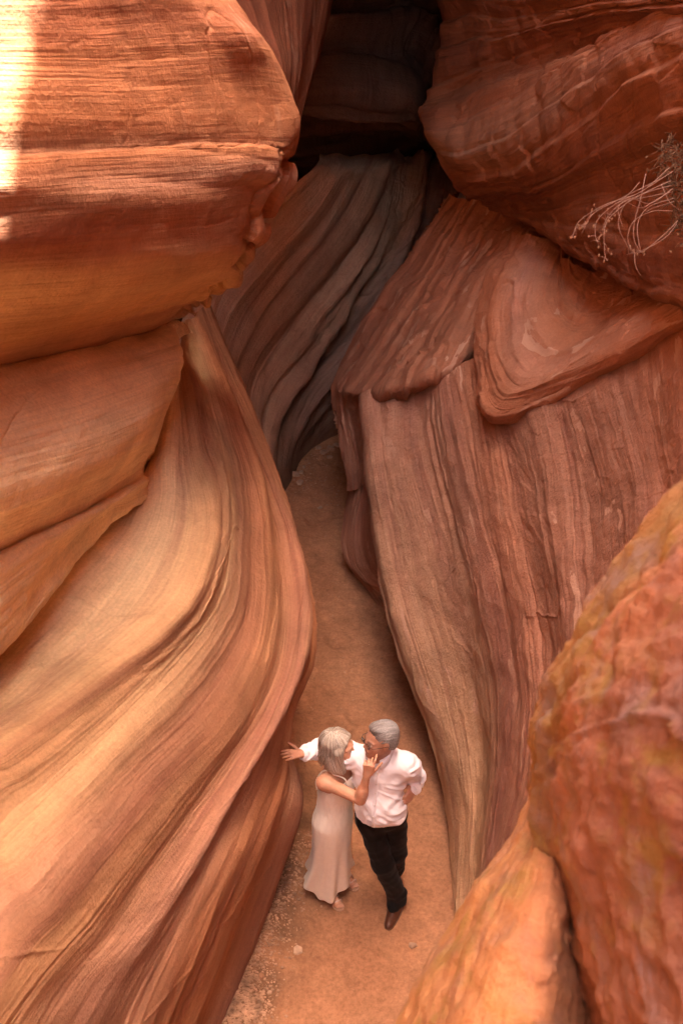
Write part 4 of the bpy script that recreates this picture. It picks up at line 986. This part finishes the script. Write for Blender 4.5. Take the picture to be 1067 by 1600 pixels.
    for A_, toe in ((RA, np.array([.312, 4.485, 0])), (LA, np.array([.395, 4.735, 0]))):
        f = toe - np.array([A_[0], A_[1], 0]); f /= np.linalg.norm(f); heel = np.array([A_[0], A_[1], 0]) - f * .075; l = np.array([-f[1], f[0], 0]); ln = np.linalg.norm(toe - heel)
        def hw(t): return .033 + .0155 * sin(min(t * 1.25, 1) * pi * .8) if t < .8 else .0445 * sqrt(max(0, 1 - ((t - .72) / .30) ** 2))
        g0 = floor_at(toe[0], toe[1])
        ts = [0, .02, .08, .2, .35, .5, .65, .78, .88, .95, .985, 1.0]
        def outline(t): return max(.004, (.036 * sqrt(min(1, t / .08 + .02)) + .012 * sin(pi * min(1, t / .75) * .9) ** 2) * (1 if t < .75 else sqrt(max(.0, 1 - ((t - .75) / .255) ** 2))))
        up = np.array([0, 0, 1.0]); m = MB(); sm = MB(); topz = lambda t: .098 - .010 * t if t < .3 else (.095 - .060 * sstep(.3, .72, t) if t < .8 else .035 - .022 * ((t - .8) / .2) ** 2)
        rings = []; sr = []
        for t in ts:
            o_ = outline(t); h_ = max(.012, topz(t)); c_ = heel + f * ln * t + up * (g0 + .014)
            rings.append([c_ + l * o_ * cos(a) * (1 if sin(a) < .0 else (1 - .45 * sin(a) ** 2 * min(1, h_ / .07))) + up * max(0, sin(a)) * h_ for a in np.linspace(0, 2 * pi, 25)[:-1]])
            sr.append([heel + f * ln * t + up * (g0 + zz) + l * o_ * 1.10 * ss for ss, zz in ((-1, -.002), (-1, .014), (1, .014), (1, -.002))])
        m.loft(rings); so = m.build("shoe", M_shoe, root)
        sm.loft(sr); sm.build("sole", M_sole, so, smooth=False)
        lc = MB()
        for t in (.42, .48, .54, .60):
            h_ = topz(t) + .018; c_ = heel + f * ln * t + up * (g0 + h_ - .001)
            lc.tube([c_ - l * .022 - up * .012, c_ - l * .010, c_ + l * .010 + f * .006, c_ + l * .022 - up * .012 + f * .006], .0022, 6)
        lc.build("lace", M_lace, so)
    return root

def floor_at(x, y): return float(floor_h(np.array([x]), np.array([y]))[0])

# ------------------------------------------------------------------ the woman
def build_woman():
    root = root_empty("person", (-.06, 4.78, 0), "blonde-grey haired woman in a long pale satin slip dress touching the man's chin", "person")
    hc = np.array([-.008, 4.665, 1.50]); HM = frame((.93, -.30, .20), (-.20, .02, 1))
    TM = frame((.85, -.52, 0))
    RS = np.array([-.105, 4.585, 1.285]); LS = np.array([.045, 4.83, 1.30]); neck = np.array([-.040, 4.70, 1.345])
    REl = PY(563, 1249, 4.44); RW = PY(573, 1212, 4.435)
    LEl = np.array([.17, 4.88, 1.10]); LW = np.array([.28, 4.86, 1.16])
    chest = np.array([-.030, 4.70, 1.17]); waist = np.array([-.045, 4.70, 1.02]); pel = np.array([-.06, 4.71, .87])
    RH = np.array([-.09, 4.66, .84]); LH = np.array([-.02, 4.79, .84]); RK = np.array([-.07, 4.70, .46]); LK = np.array([-.01, 4.86, .46])
    RA = np.array([-.105, 4.80, .13]); LA = np.array([-.005, 4.95, .13])
    S = Solid((-.30, 4.30, -.01), (.40, 5.10, 1.68), 0.0040)
    w = add_head(S, hc, HM, .93, nose=.55)
    S.cone(w(-.022, 0, -.05), neck, .045, .047, .025); S.cone(w(.03, 0, -.09), neck + np.array([.01, -.01, -.03]), .026, .035, .025)
    S.ell(chest, (.088, .135, .16), TM, .04); S.ell(waist, (.085, .115, .13), TM, .05); S.ell(pel, (.105, .150, .13), TM, .05)
    S.cone(RS, LS, .042, .042, .05); S.cone(neck, chest, .05, .08, .05)
    for sd in (-1, 1): S.ell(chest + TM[:, 0] * .050 + TM[:, 1] * sd * .058 + np.array([0, 0, -.01]), (.046, .050, .050), TM, .03)
    S.ell(RS + np.array([.0, 0, -.01]), (.046, .046, .050), TM, .03)
    S.cone(RS, REl, .043, .034, .03); S.cone(REl, RW, .035, .0215, .012); S.ell(REl + (RW - REl) * .28, (.037, .037, .06), frame((0, 1, 0), RW - REl), .02)
    S.cone(LS, LEl, .042, .032, .03); S.cone(LEl, LW, .032, .022, .012)
    for h_, k_, a_ in ((RH, RK, RA), (LH, LK, LA)): S.cone(h_, k_, .075, .045, .04); S.cone(k_, a_, .043, .026, .02)
    feet = []
    for A_, toe in ((RA, np.array([-.004, 4.640, 0])), (LA, np.array([.105, 4.81, 0]))):
        f = toe - np.array([A_[0], A_[1], 0]); f /= np.linalg.norm(f); l = np.array([-f[1], f[0], 0]); g0 = floor_at(*toe[:2])
        hl = A_ - f * .02; hl[2] = g0 + .075; ball = toe - f * .045; ball[2] = g0 + .026
        S.cone(A_, hl, .028, .026, .02); S.cone(A_ - np.array([0, 0, .03]), ball, .027, .020, .02); S.cone(hl, ball, .024, .020, .02)
        S.cone(ball - l * .018, ball + l * .018, .017, .017, .01)
        for i in range(5):
            b0 = ball + l * (.022 - i * .011) + f * .01; S.cone(b0, b0 + f * (.030 - .003 * i) - np.array([0, 0, .006]), .009 - .0006 * i, .0075 - .0006 * i, .003)
        feet.append((A_, hl, ball, toe, f, l, g0))
    # raised hand: index and thumb at the man's chin, other fingers curled
    f1 = np.array([.12, -.05, 1.0]); f1 /= np.linalg.norm(f1); bk = np.array([-.25, -.95, .0]); bk -= f1 * (bk @ f1); bk /= np.linalg.norm(bk)
    thumbdir = np.cross(bk, f1); thumbdir = thumbdir if thumbdir[0] > 0 else -thumbdir
    Mh = np.array([f1, thumbdir, bk]).T
    S.cone(RW, RW + f1 * .02, .0215, .020, .01)
    add_hand(S, RW + f1 * .012, Mh, [(.55, .55, .35), (1.1, 1.1, .6), (1.25, 1.2, .7), (1.3, 1.2, .7)], spread=.04, thumb=((.75, .6, -.35), (.85, .45, -.3)), sc=.92)
    add_hand(S, LW, np.array([[1, 0, 0], [0, -1, 0], [0, 0, 1]]).T.astype(float), [(.3, .3, .2)] * 4, sc=.9)
    V, F = S.mesh(1)
    inv = lambda V: (V - hc) @ HM / .93
    pig = face_pig(V, inv, SKIN_W, (.42, .10, .085), (.03, .03, .03), (.25, .17, .11))
    raw_mesh("body", V, F, M_skin, root, pig)
    # hair: shoulder-length layered mass with loose locks
    M_hair = simple_mat("blonde_grey_hair", (.4, .3, .2), 0.5, 0.2, 200, bump=0.5, attr=True)
    Hs = Solid(hc - np.array([.2, .2, .26]), hc + .2, 0.0040)
    Hs.ell(w(-.022, 0, .043), np.array((.108, .088, .095)) * .95, HM, .01)
    Hs.ell(w(-.045, 0, -.03), (.078, .082, .095), HM, .03)
    Hs.ell(hc + np.array([-.040, -.003, -.09]), (.064, .075, .095), None, .04)
    Hs.ell(hc + np.array([-.030, -.02, -.11]), (.052, .056, .055), None, .03)
    for y in (-1, 1): Hs.cone(w(.02, y * .080, .03), hc + np.array([.012, y * .066, -.13]), .030, .024, .03)
    Hs.ell(w(.110, 0, -.045), np.array((.092, .060, .115)), HM, .012, sub=True)
    Hs.ell(w(.118, 0, -.03), np.array((.088, .12, .095)), HM, .012, sub=True)
    def hd(V):
        L = inv(V); a = np.arctan2(L[:, 1], L[:, 0])
        return (1 - 2 * np.abs(perlin(a * 9 + L[:, 2] * 6, L[:, 2] * 5, 5))) * .0035 + perlin(a * 26, L[:, 2] * 9, 6) * .003
    V, F = Hs.mesh(1, hd); L = inv(V); a = np.arctan2(L[:, 1], L[:, 0])
    st = perlin(a * 24 + L[:, 2] * 5, L[:, 2] * 6, 8)
    base = np.array((.42, .345, .27)); dark = np.array((.17, .13, .10)); lt = np.array((.66, .60, .52))
    pig = base + np.clip(st, 0, 1)[:, None] * (lt - base) * 1.3 + np.clip(-st, 0, 1)[:, None] * (dark - base) * 1.6
    hair = raw_mesh("hair", V, F, M_hair, root, np.clip(pig, .05, .8))
    rnd = random.Random(4); lk = MB(); cols = []
    for i in range(1900):
        th = rnd.uniform(.27 * pi, 1.73 * pi); s0 = rnd.uniform(.05, 1.0); pts = []; rad = []
        nseg = 9; end = -.27 + .16 * rnd.random() ** 1.6; wob = rnd.uniform(-.02, .02); off = rnd.uniform(-.001, .006) + (.012 if rnd.random() < .06 else 0)
        for j in range(nseg):
            t = j / (nseg - 1)
            if t < .5:
                el = (pi / 2) * (1 - (s0 * .3 + t * 2 * (1 - s0 * .3)))
                p = w(-.024 + (.111 + off) * .95 * cos(el) * cos(th), (.093 + off) * .95 * cos(el) * sin(th), .042 + (.098 + off) * .95 * sin(el)); last = p
            else:
                q = (t - .5) * 2; o_ = last - hc
                p = last + np.array([-.010 * q, 0, end * q * .62]) + np.array([o_[0], o_[1], 0]) * ((-.20 + .16 * sin(i * 1.7)) * q * q) + np.array([sin(q * 5 + i), cos(q * 4 + i), 0]) * .013 * q
            pts.append(p); rad.append(.0017 * (1 - .7 * t) + .0004)
        n0 = len(lk.V); lk.tube(pts, rad, 5)
        sh = rnd.uniform(.55, 1.35); cc = base * sh if rnd.random() < .7 else lt * rnd.uniform(.8, 1.1)
        cols += [cc] * (len(lk.V) - n0)
    lo = lk.build("loose_locks", M_hair, hair)
    at = lo.data.attributes.new("pigment", 'FLOAT_COLOR', 'POINT')
    at.data.foreach_set("color", np.concatenate([np.clip(np.array(cols), .05, .8), np.ones((len(cols), 1))], 1).reshape(-1).astype(np.float32))
    # slip dress: bias-cut satin, flared hem
    NR, NA = 150, 220
    zs = np.linspace(0, 1, NR)
    th = np.linspace(0, 2 * pi, NA + 1)[:-1]
    keys = [  # t, cx, cy, z, r forward, r side
        (0.00, -.030, 4.700, 1.215, .108, .140), (0.07, -.030, 4.700, 1.150, .118, .146), (.16, -.042, 4.700, 1.06, .104, .130),
        (.24, -.048, 4.702, .98, .104, .132), (.36, -.058, 4.71, .86, .126, .165), (.50, -.062, 4.725, .68, .126, .160), (.68, -.072, 4.755, .45, .128, .155),
        (.85, -.085, 4.795, .25, .145, .170), (1.0, -.092, 4.825, .140, .165, .192)]
    K = np.array(keys); C = np.stack([np.interp(zs, K[:, 0], K[:, i]) for i in range(1, 6)], 1)
    for _ in range(14): C[1:-1] = C[1:-1] * .5 + (C[:-2] + C[2:]) * .25
    A, Tt = np.meshgrid(th, zs)
    ph = 6 * A + 0.8 * np.sin(2 * A + 1) + Tt * 1.2
    fl = (sstep(.32, 1, Tt) ** 1.3)
    fold = fl * (.020 * np.sin(ph) + .010 * np.sin(11 * A + 2.0 + Tt * 2)) + .0016 * perlin(A * 4 + Tt * 6, Tt * 9 - A * 2, 55)
    fold += .004 * (1 - np.abs(perlin(A * 3 + Tt * 9, Tt * 9 - A * 4, 57)) * 2.2) * np.exp(-((Tt - .2) / .12) ** 2)
    rf = C[:, 3][:, None] + fold; rs = C[:, 4][:, None] + fold
    # bust
    fx = np.cos(A); fy = np.sin(A)
    Pn = np.zeros((NR, NA, 3))
    X = fx * rf; Yl = fy * rs
    Pn = np.stack([C[:, 0][:, None] + TM[0, 0] * X + TM[0, 1] * Yl, C[:, 1][:, None] + TM[1, 0] * X + TM[1, 1] * Yl, C[:, 2][:, None] + 0 * X], -1)
    top = .055 * sstep(.2, 1, fx) - .075 * sstep(-.1, -1, fx) - .02 * np.abs(fy) ** 3
    Pn[:, :, 2] += top * (1 - sstep(0, .14, Tt))
    Pn[:, :, 2] += fl * (.035 * np.sin(A * 2 + .6) + .02 * np.sin(3 * A + 1) + .012 * np.sin(ph)) * sstep(.6, 1, Tt)
    inner = Pn.copy(); cen = C[:, None, :3]; inner = cen * np.array([1, 1, 0]) + inner * np.array([0, 0, 1]) + (inner - cen) * np.array([1, 1, 0]) * .975
    inner = inner[::-1]
    allr = np.concatenate([Pn, inner, Pn[:1]], 0); allr = np.concatenate([allr, allr[:, :1]], 1)
    M_satin = simple_mat("champagne_satin", (.92, .86, .74), .32, .03, 30, spec=.5, sheen=.1)
    dr = grid_mesh("dress", allr, None, None, M_satin, flip=False); dr.parent = root; dr.location = -root.location
    st = MB()
    for sd, S_ in ((-1, RS), (1, LS)):
        shp = S_ * .62 + neck * .38 + np.array([0, 0, .018])
        fr = chest + TM[:, 0] * .122 + TM[:, 1] * sd * .072 + np.array([0, 0, .085]); bk_ = chest - TM[:, 0] * .098 + TM[:, 1] * sd * .085 + np.array([0, 0, -.045])
        c, _ = catmull(np.array([fr, fr + np.array([0, 0, .06]) - TM[:, 0] * .02, shp + TM[:, 0] * .03, shp + np.array([0, 0, .010]), shp - TM[:, 0] * .045 - np.array([0, 0, .012]), bk_ + np.array([0, 0, .08]) - TM[:, 0] * .004, bk_]), 26)
        st.tube(c, .0048, 8)
    st.build("strap", M_satin, dr)
    # sandals
    M_sand = simple_mat("sandal_leather", (.62, .42, .33), .35, .05); M_ins = simple_mat("sandal_sole", (.42, .24, .15), .6, .1)
    for A_, hl, ball, toe, f, l, g0 in feet:
        up = np.array([0, 0, 1.0]); m = MB(); heel = np.array([hl[0], hl[1], 0]) - f * .028
        rings = []
        for t, wd, z in ((0, .012, .062), (.05, .024, .060), (.2, .026, .050), (.4, .024, .030), (.6, .034, .012), (.8, .038, .010), (.94, .030, .010), (1, .012, .010)):
            c_ = heel + (toe + f * .012 - heel) * t; c_[2] = g0 + z
            rings.append([c_ - l * wd - up * .008, c_ + l * wd - up * .008, c_ + l * wd, c_ - l * wd])
        m.loft(rings); so = m.build("sandal", M_ins, root, smooth=False)
        hm = MB(); hh = heel + f * .02; hm.tube([np.array([hh[0], hh[1], g0 + .056]), np.array([hh[0], hh[1], g0 + .02]), np.array([hh[0], hh[1], g0 - .002])], [.017, .012, .013], 10); hm.build("heel", M_ins, so)
        for q, hgt in ((.0, .052), (-.045, .060)):
            b_ = ball + f * q; sm = MB(); zz = g0 + .010 + (.014 if q < 0 else 0)
            sm.tube([np.array([*(b_ - l * .037)[:2], zz]), np.array([*(b_ - l * .030)[:2], g0 + hgt * .72 + .01]), np.array([*(b_ + f * .008)[:2], g0 + hgt + .004]), np.array([*(b_ + l * .030)[:2], g0 + hgt * .72 + .01]), np.array([*(b_ + l * .037)[:2], zz])], .0042, 8)
            sm.build("strap", M_sand, so)
        rg = MB(); aa = A_ - np.array([0, 0, .015]); rg.tube([aa + (f * cos(t) + l * sin(t)) * .031 for t in np.linspace(0, 2 * pi, 20)], .0038, 6, False); rg.build("ankle_strap", M_sand, so)
    return root

build_man()
build_woman()

# ------------------------------------------------------------------ loose stones, dry plant
M_stone = simple_mat("pale_stone", (.42, .27, .18), .9, .25, 30, bump=.6)
M_stone2 = simple_mat("red_stone", (.32, .155, .085), .9, .25, 30, bump=.6)
def stone_mesh(seed, sx, sy, sz):
    r = random.Random(seed); V = []; 
    import bmesh
    bm = bmesh.new()
    n = r.randint(5, 8); pts = []
    for k in range(n):
        a = 2 * pi * k / n + r.uniform(-.3, .3); q = r.uniform(.75, 1.05)
        pts.append((cos(a) * q, sin(a) * q))
    for z, f in ((-.5, .95), (.15, 1.0), (.5, .82)):
        for x, y in pts: bm.verts.new((x * f * sx / 2 + r.uniform(-.05, .05) * sx, y * f * sy / 2 + r.uniform(-.05, .05) * sy, z * sz + r.uniform(-.08, .08) * sz))
    bmesh.ops.convex_hull(bm, input=bm.verts)
    bmesh.ops.bevel(bm, geom=list(bm.edges), offset=min(sx, sy, sz) * .10, segments=2, affect='EDGES')
    me = bpy.data.meshes.new("stone"); bm.to_mesh(me); bm.free(); return me
def stone(px, py, size, seed, label, mat=None, flat=.35, asp=.75, group=None, sink=.25, name="stone"):
    p = PZ(px, py, .02); sx = size; sy = size * asp; sz = size * flat
    me = stone_mesh(seed, sx, sy, sz); me.materials.append(mat or M_stone)
    o = bpy.data.objects.new(name, me); COL.objects.link(o)
    o.location = (p[0], p[1], floor_at(p[0], p[1]) + sz * (.5 - sink)); o.rotation_euler = (0.06 * ((seed * 7) % 5 - 2), .06 * ((seed * 3) % 5 - 2), seed * 1.7)
    o['label'] = label; o['category'] = "stone"
    if group: o['group'] = group
    return o
stone(465, 1482, .085, 1, "pale square flat stone lying on the sand below the woman's sandals", flat=.25, asp=.95)
stone(645, 1476, .075, 2, "pale flat stone lying on the sand just below the man's brown shoe", flat=.3)
stone(409, 1528, .06, 3, "small tan stone at the foot of the left wall near the bottom edge", M_stone2, .5)
stone(421, 1549, .04, 4, "little pale stone beside the gravel strip at the bottom left of the floor", M_stone, .5)
stone(433, 1122 + 222, .035, 5, "tiny pale stone against the foot of the left wall beside the woman's dress hem", M_stone, .5)
for i, (x, y, s_, lb) in enumerate([
    (461, 741, .15, "largest grey slab of the stone heap at the far left foot of the wall"),
    (469, 752, .13, "dark-edged slab lowest in the far stone heap"),
    (457, 732, .10, "tilted slab behind the largest slab of the far heap"),
    (471, 738, .10, "right-hand slab of the far stone heap"),
    (463, 724, .08, "topmost small stone of the far heap"),
    (475, 728, .06, "small stone at the right rim of the far heap")]):
    o = stone(x, y, s_, 20 + i, lb, M_stone, .3, group="stones heaped on the far floor"); o.rotation_euler.x += .2 * (i % 3 - 1)
for i, (x, y, s_, lb) in enumerate([
    (517, 702, .16, "pale rubble stone at the far bend, nearest the right wall"),
    (507, 707, .13, "rubble stone left of centre in the row at the far bend"),
    (526, 696, .14, "rearmost rubble stone at the far bend under the right ledge"),
    (498, 700, .11, "leftmost rubble stone at the far bend"),
    (515, 714, .10, "lone stone just in front of the rubble at the far bend"),
    (500, 789, .08, "lone pale stone in the middle of the far floor")]):
    stone(x, y, s_, 40 + i, lb, M_stone, .35, group="stones scattered at the far bend" if i < 5 else None)

# gravel: uncounted chips of rock pressed in the sand, densest at the foot of the left wall
def gravel():
    r = np.random.RandomState(3); V = []; F = []
    def chip(p, s_):
        b = len(V); a0 = r.uniform(0, 6.28); n = r.randint(4, 6)
        for z, f in ((-.3, 1), (.35, .7)):
            for k in range(n):
                a = a0 + 2 * pi * k / n + r.uniform(-.25, .25); q = s_ * .5 * f * r.uniform(.7, 1.1)
                V.append((p[0] + cos(a) * q, p[1] + sin(a) * q * .8, p[2] + z * s_ * .6))
        for k in range(n): F.append((b + k, b + (k + 1) % n, b + n + (k + 1) % n, b + n + k))
        F.append(tuple(b + n + k for k in range(n)))
    for i in range(8000):
        u = r.rand()
        if u < .50:       # by the left wall foot, near
            t = r.rand() ** .8; x = 345 + (470 - 345) * (1 - t) ; y = 1610 - (1 - t) * 310; x += abs(r.normal(0, 26)) + 0; s_ = .006 + .034 * r.rand() ** 5
        elif u < .62: x = r.normal(385, 22); y = r.normal(1580, 22); s_ = .01 + .03 * r.rand() ** 3
        elif u < .80: x = r.uniform(380, 720); y = r.uniform(1150, 1600); s_ = .003 + .010 * r.rand() ** 4
        elif u < .93: x = r.uniform(440, 620); y = r.uniform(740, 1130); s_ = .006 + .018 * r.rand() ** 4
        else: x = r.normal(480, 26); y = r.normal(735, 28); s_ = .012 + .03 * r.rand() ** 3
        p = PZ(x, y, 0.01)
        p[2] = floor_at(p[0], p[1]); chip(p, s_)
    o = raw_mesh("gravel", V, F, M_gravel, None, smooth=False); o['kind'] = 'stuff'
M_gravel = simple_mat("gravel", (.36, .21, .13), .9, .5, 14)
gravel()

# dry plant rooted in the crevice of the right overhang
def dry_plant():
    r = random.Random(8)
    base = P(1066, 320, 4.05)
    root = root_empty("dry_plant", tuple(base), "dry wiry plant with curved bare stems hanging from the upper right rock face", "plant")
    M_twig = simple_mat("dry_stem", (.27, .155, .11), .7, .15, 80); M_brush = simple_mat("brown_brush", (.10, .05, .022), .9, .4, 60); M_pod = simple_mat("seed_pod", (.30, .17, .10), .7, .2, 80)
    paths = [
     [(1045,262),(1000,300),(945,320),(905,345),(893,372)], [(1040,275),(1010,290),(960,315),(925,335),(908,365)],
     [(1050,268),(1000,300),(962,318),(932,345),(930,372),(936,378)], [(1048,282),(1005,302),(968,325),(945,352),(944,395),(948,408)],
     [(1048,290),(1012,300),(970,318),(948,340),(940,362)],
     [(1008,272),(1000,310),(990,350),(990,375),(998,392)], [(1050,300),(1010,308),(980,315),(966,340),(968,362),(982,390)],
     [(1052,310),(1015,322),(998,342),(995,365),(1000,392)], [(1056,350),(1040,370),(1010,388),(978,398)],
     [(1058,345),(1035,368),(1005,392),(985,396)], [(1050,330),(1020,330),(990,345),(980,370),(985,392)],
     [(1045,300),(1020,315),(1000,325),(975,315),(960,318)], [(1032,288),(1045,315),(1060,328)], [(1050,295),(1015,318),(985,310),(965,325),(972,355)],
     [(990,392),(992,415),(1000,430)], [(1052,315),(1020,325),(1008,330),(1000,318),(1008,300)], [(998,285),(985,300),(962,320)]]
    tw = []
    for i, p in enumerate(paths):
        d0 = 4.02; pts = []
        for j, (x, y) in enumerate(p):
            pts.append(P(x, y, d0 - .05 * j * (1 if i % 2 else .6) + r.uniform(-.03, .03)))
        c, _ = catmull(np.array(pts), 26); m = MB()
        m.tube(c, list(np.linspace(.0016, .0007, 26)), 6)
        so = m.build("stem", M_twig, root)
        if i < 5 or i in (8,):
            ends = []
            for k in range(8):
                s0 = c[-1 - r.randint(0, 7)]; e = s0 + np.array([r.uniform(-.035, .03), r.uniform(-.03, .03), r.uniform(-.03, .03)])
                tips = MB(); tips.tube([s0, (s0 + e) / 2 + np.array([0, 0, .004]), e], [.0009, .0008, .0006], 5)
                tips.build("twig", M_twig, so); ends.append(e)
            for k in range(5):
                s0 = ends[k] - np.array([0, 0, .003])
                pd = MB(); pd.tube([s0, s0 + np.array([0, 0, .004]), s0 + np.array([.001, 0, .008]), s0 + np.array([.001, 0, .011])], [.0012, .0028, .0028, .0008], 6); pd.build("seed_pod", M_pod, so)
    bb = MB()
    for i in range(520):
        t = r.random(); x = 1062 + r.uniform(-45, 40) * (1 - .4 * t); y = 215 + 150 * t + r.uniform(-12, 12)
        if x < 1020 and r.random() < .5: continue
        p0 = P(x + 14, y + 6, 4.15 + r.uniform(-.05, .2)); q = np.array([r.uniform(-.07, .04), r.uniform(-.08, .02), r.uniform(-.06, .06)])
        bb.tube([p0, p0 + q * .5 + np.array([0, 0, r.uniform(-.02, .02)]), p0 + q], [.0022, .0016, .0008], 4)
        if r.random() < .6:
            e = p0 + q; n_ = Vector((r.uniform(-1, 1), r.uniform(-1, 1), r.uniform(-1, 1))).normalized() * .008; k_ = Vector((r.uniform(-1, 1), r.uniform(-1, 1), r.uniform(-1, 1))).normalized() * .006
            b = len(bb.V); e = Vector(e); bb.V += [e, e + n_ + k_, e + n_ * 2, e + n_ - k_]; bb.F.append((b, b + 1, b + 2, b + 3))
    bo = bb.build("brush", M_brush, root); bo['kind'] = 'stuff'
dry_plant()
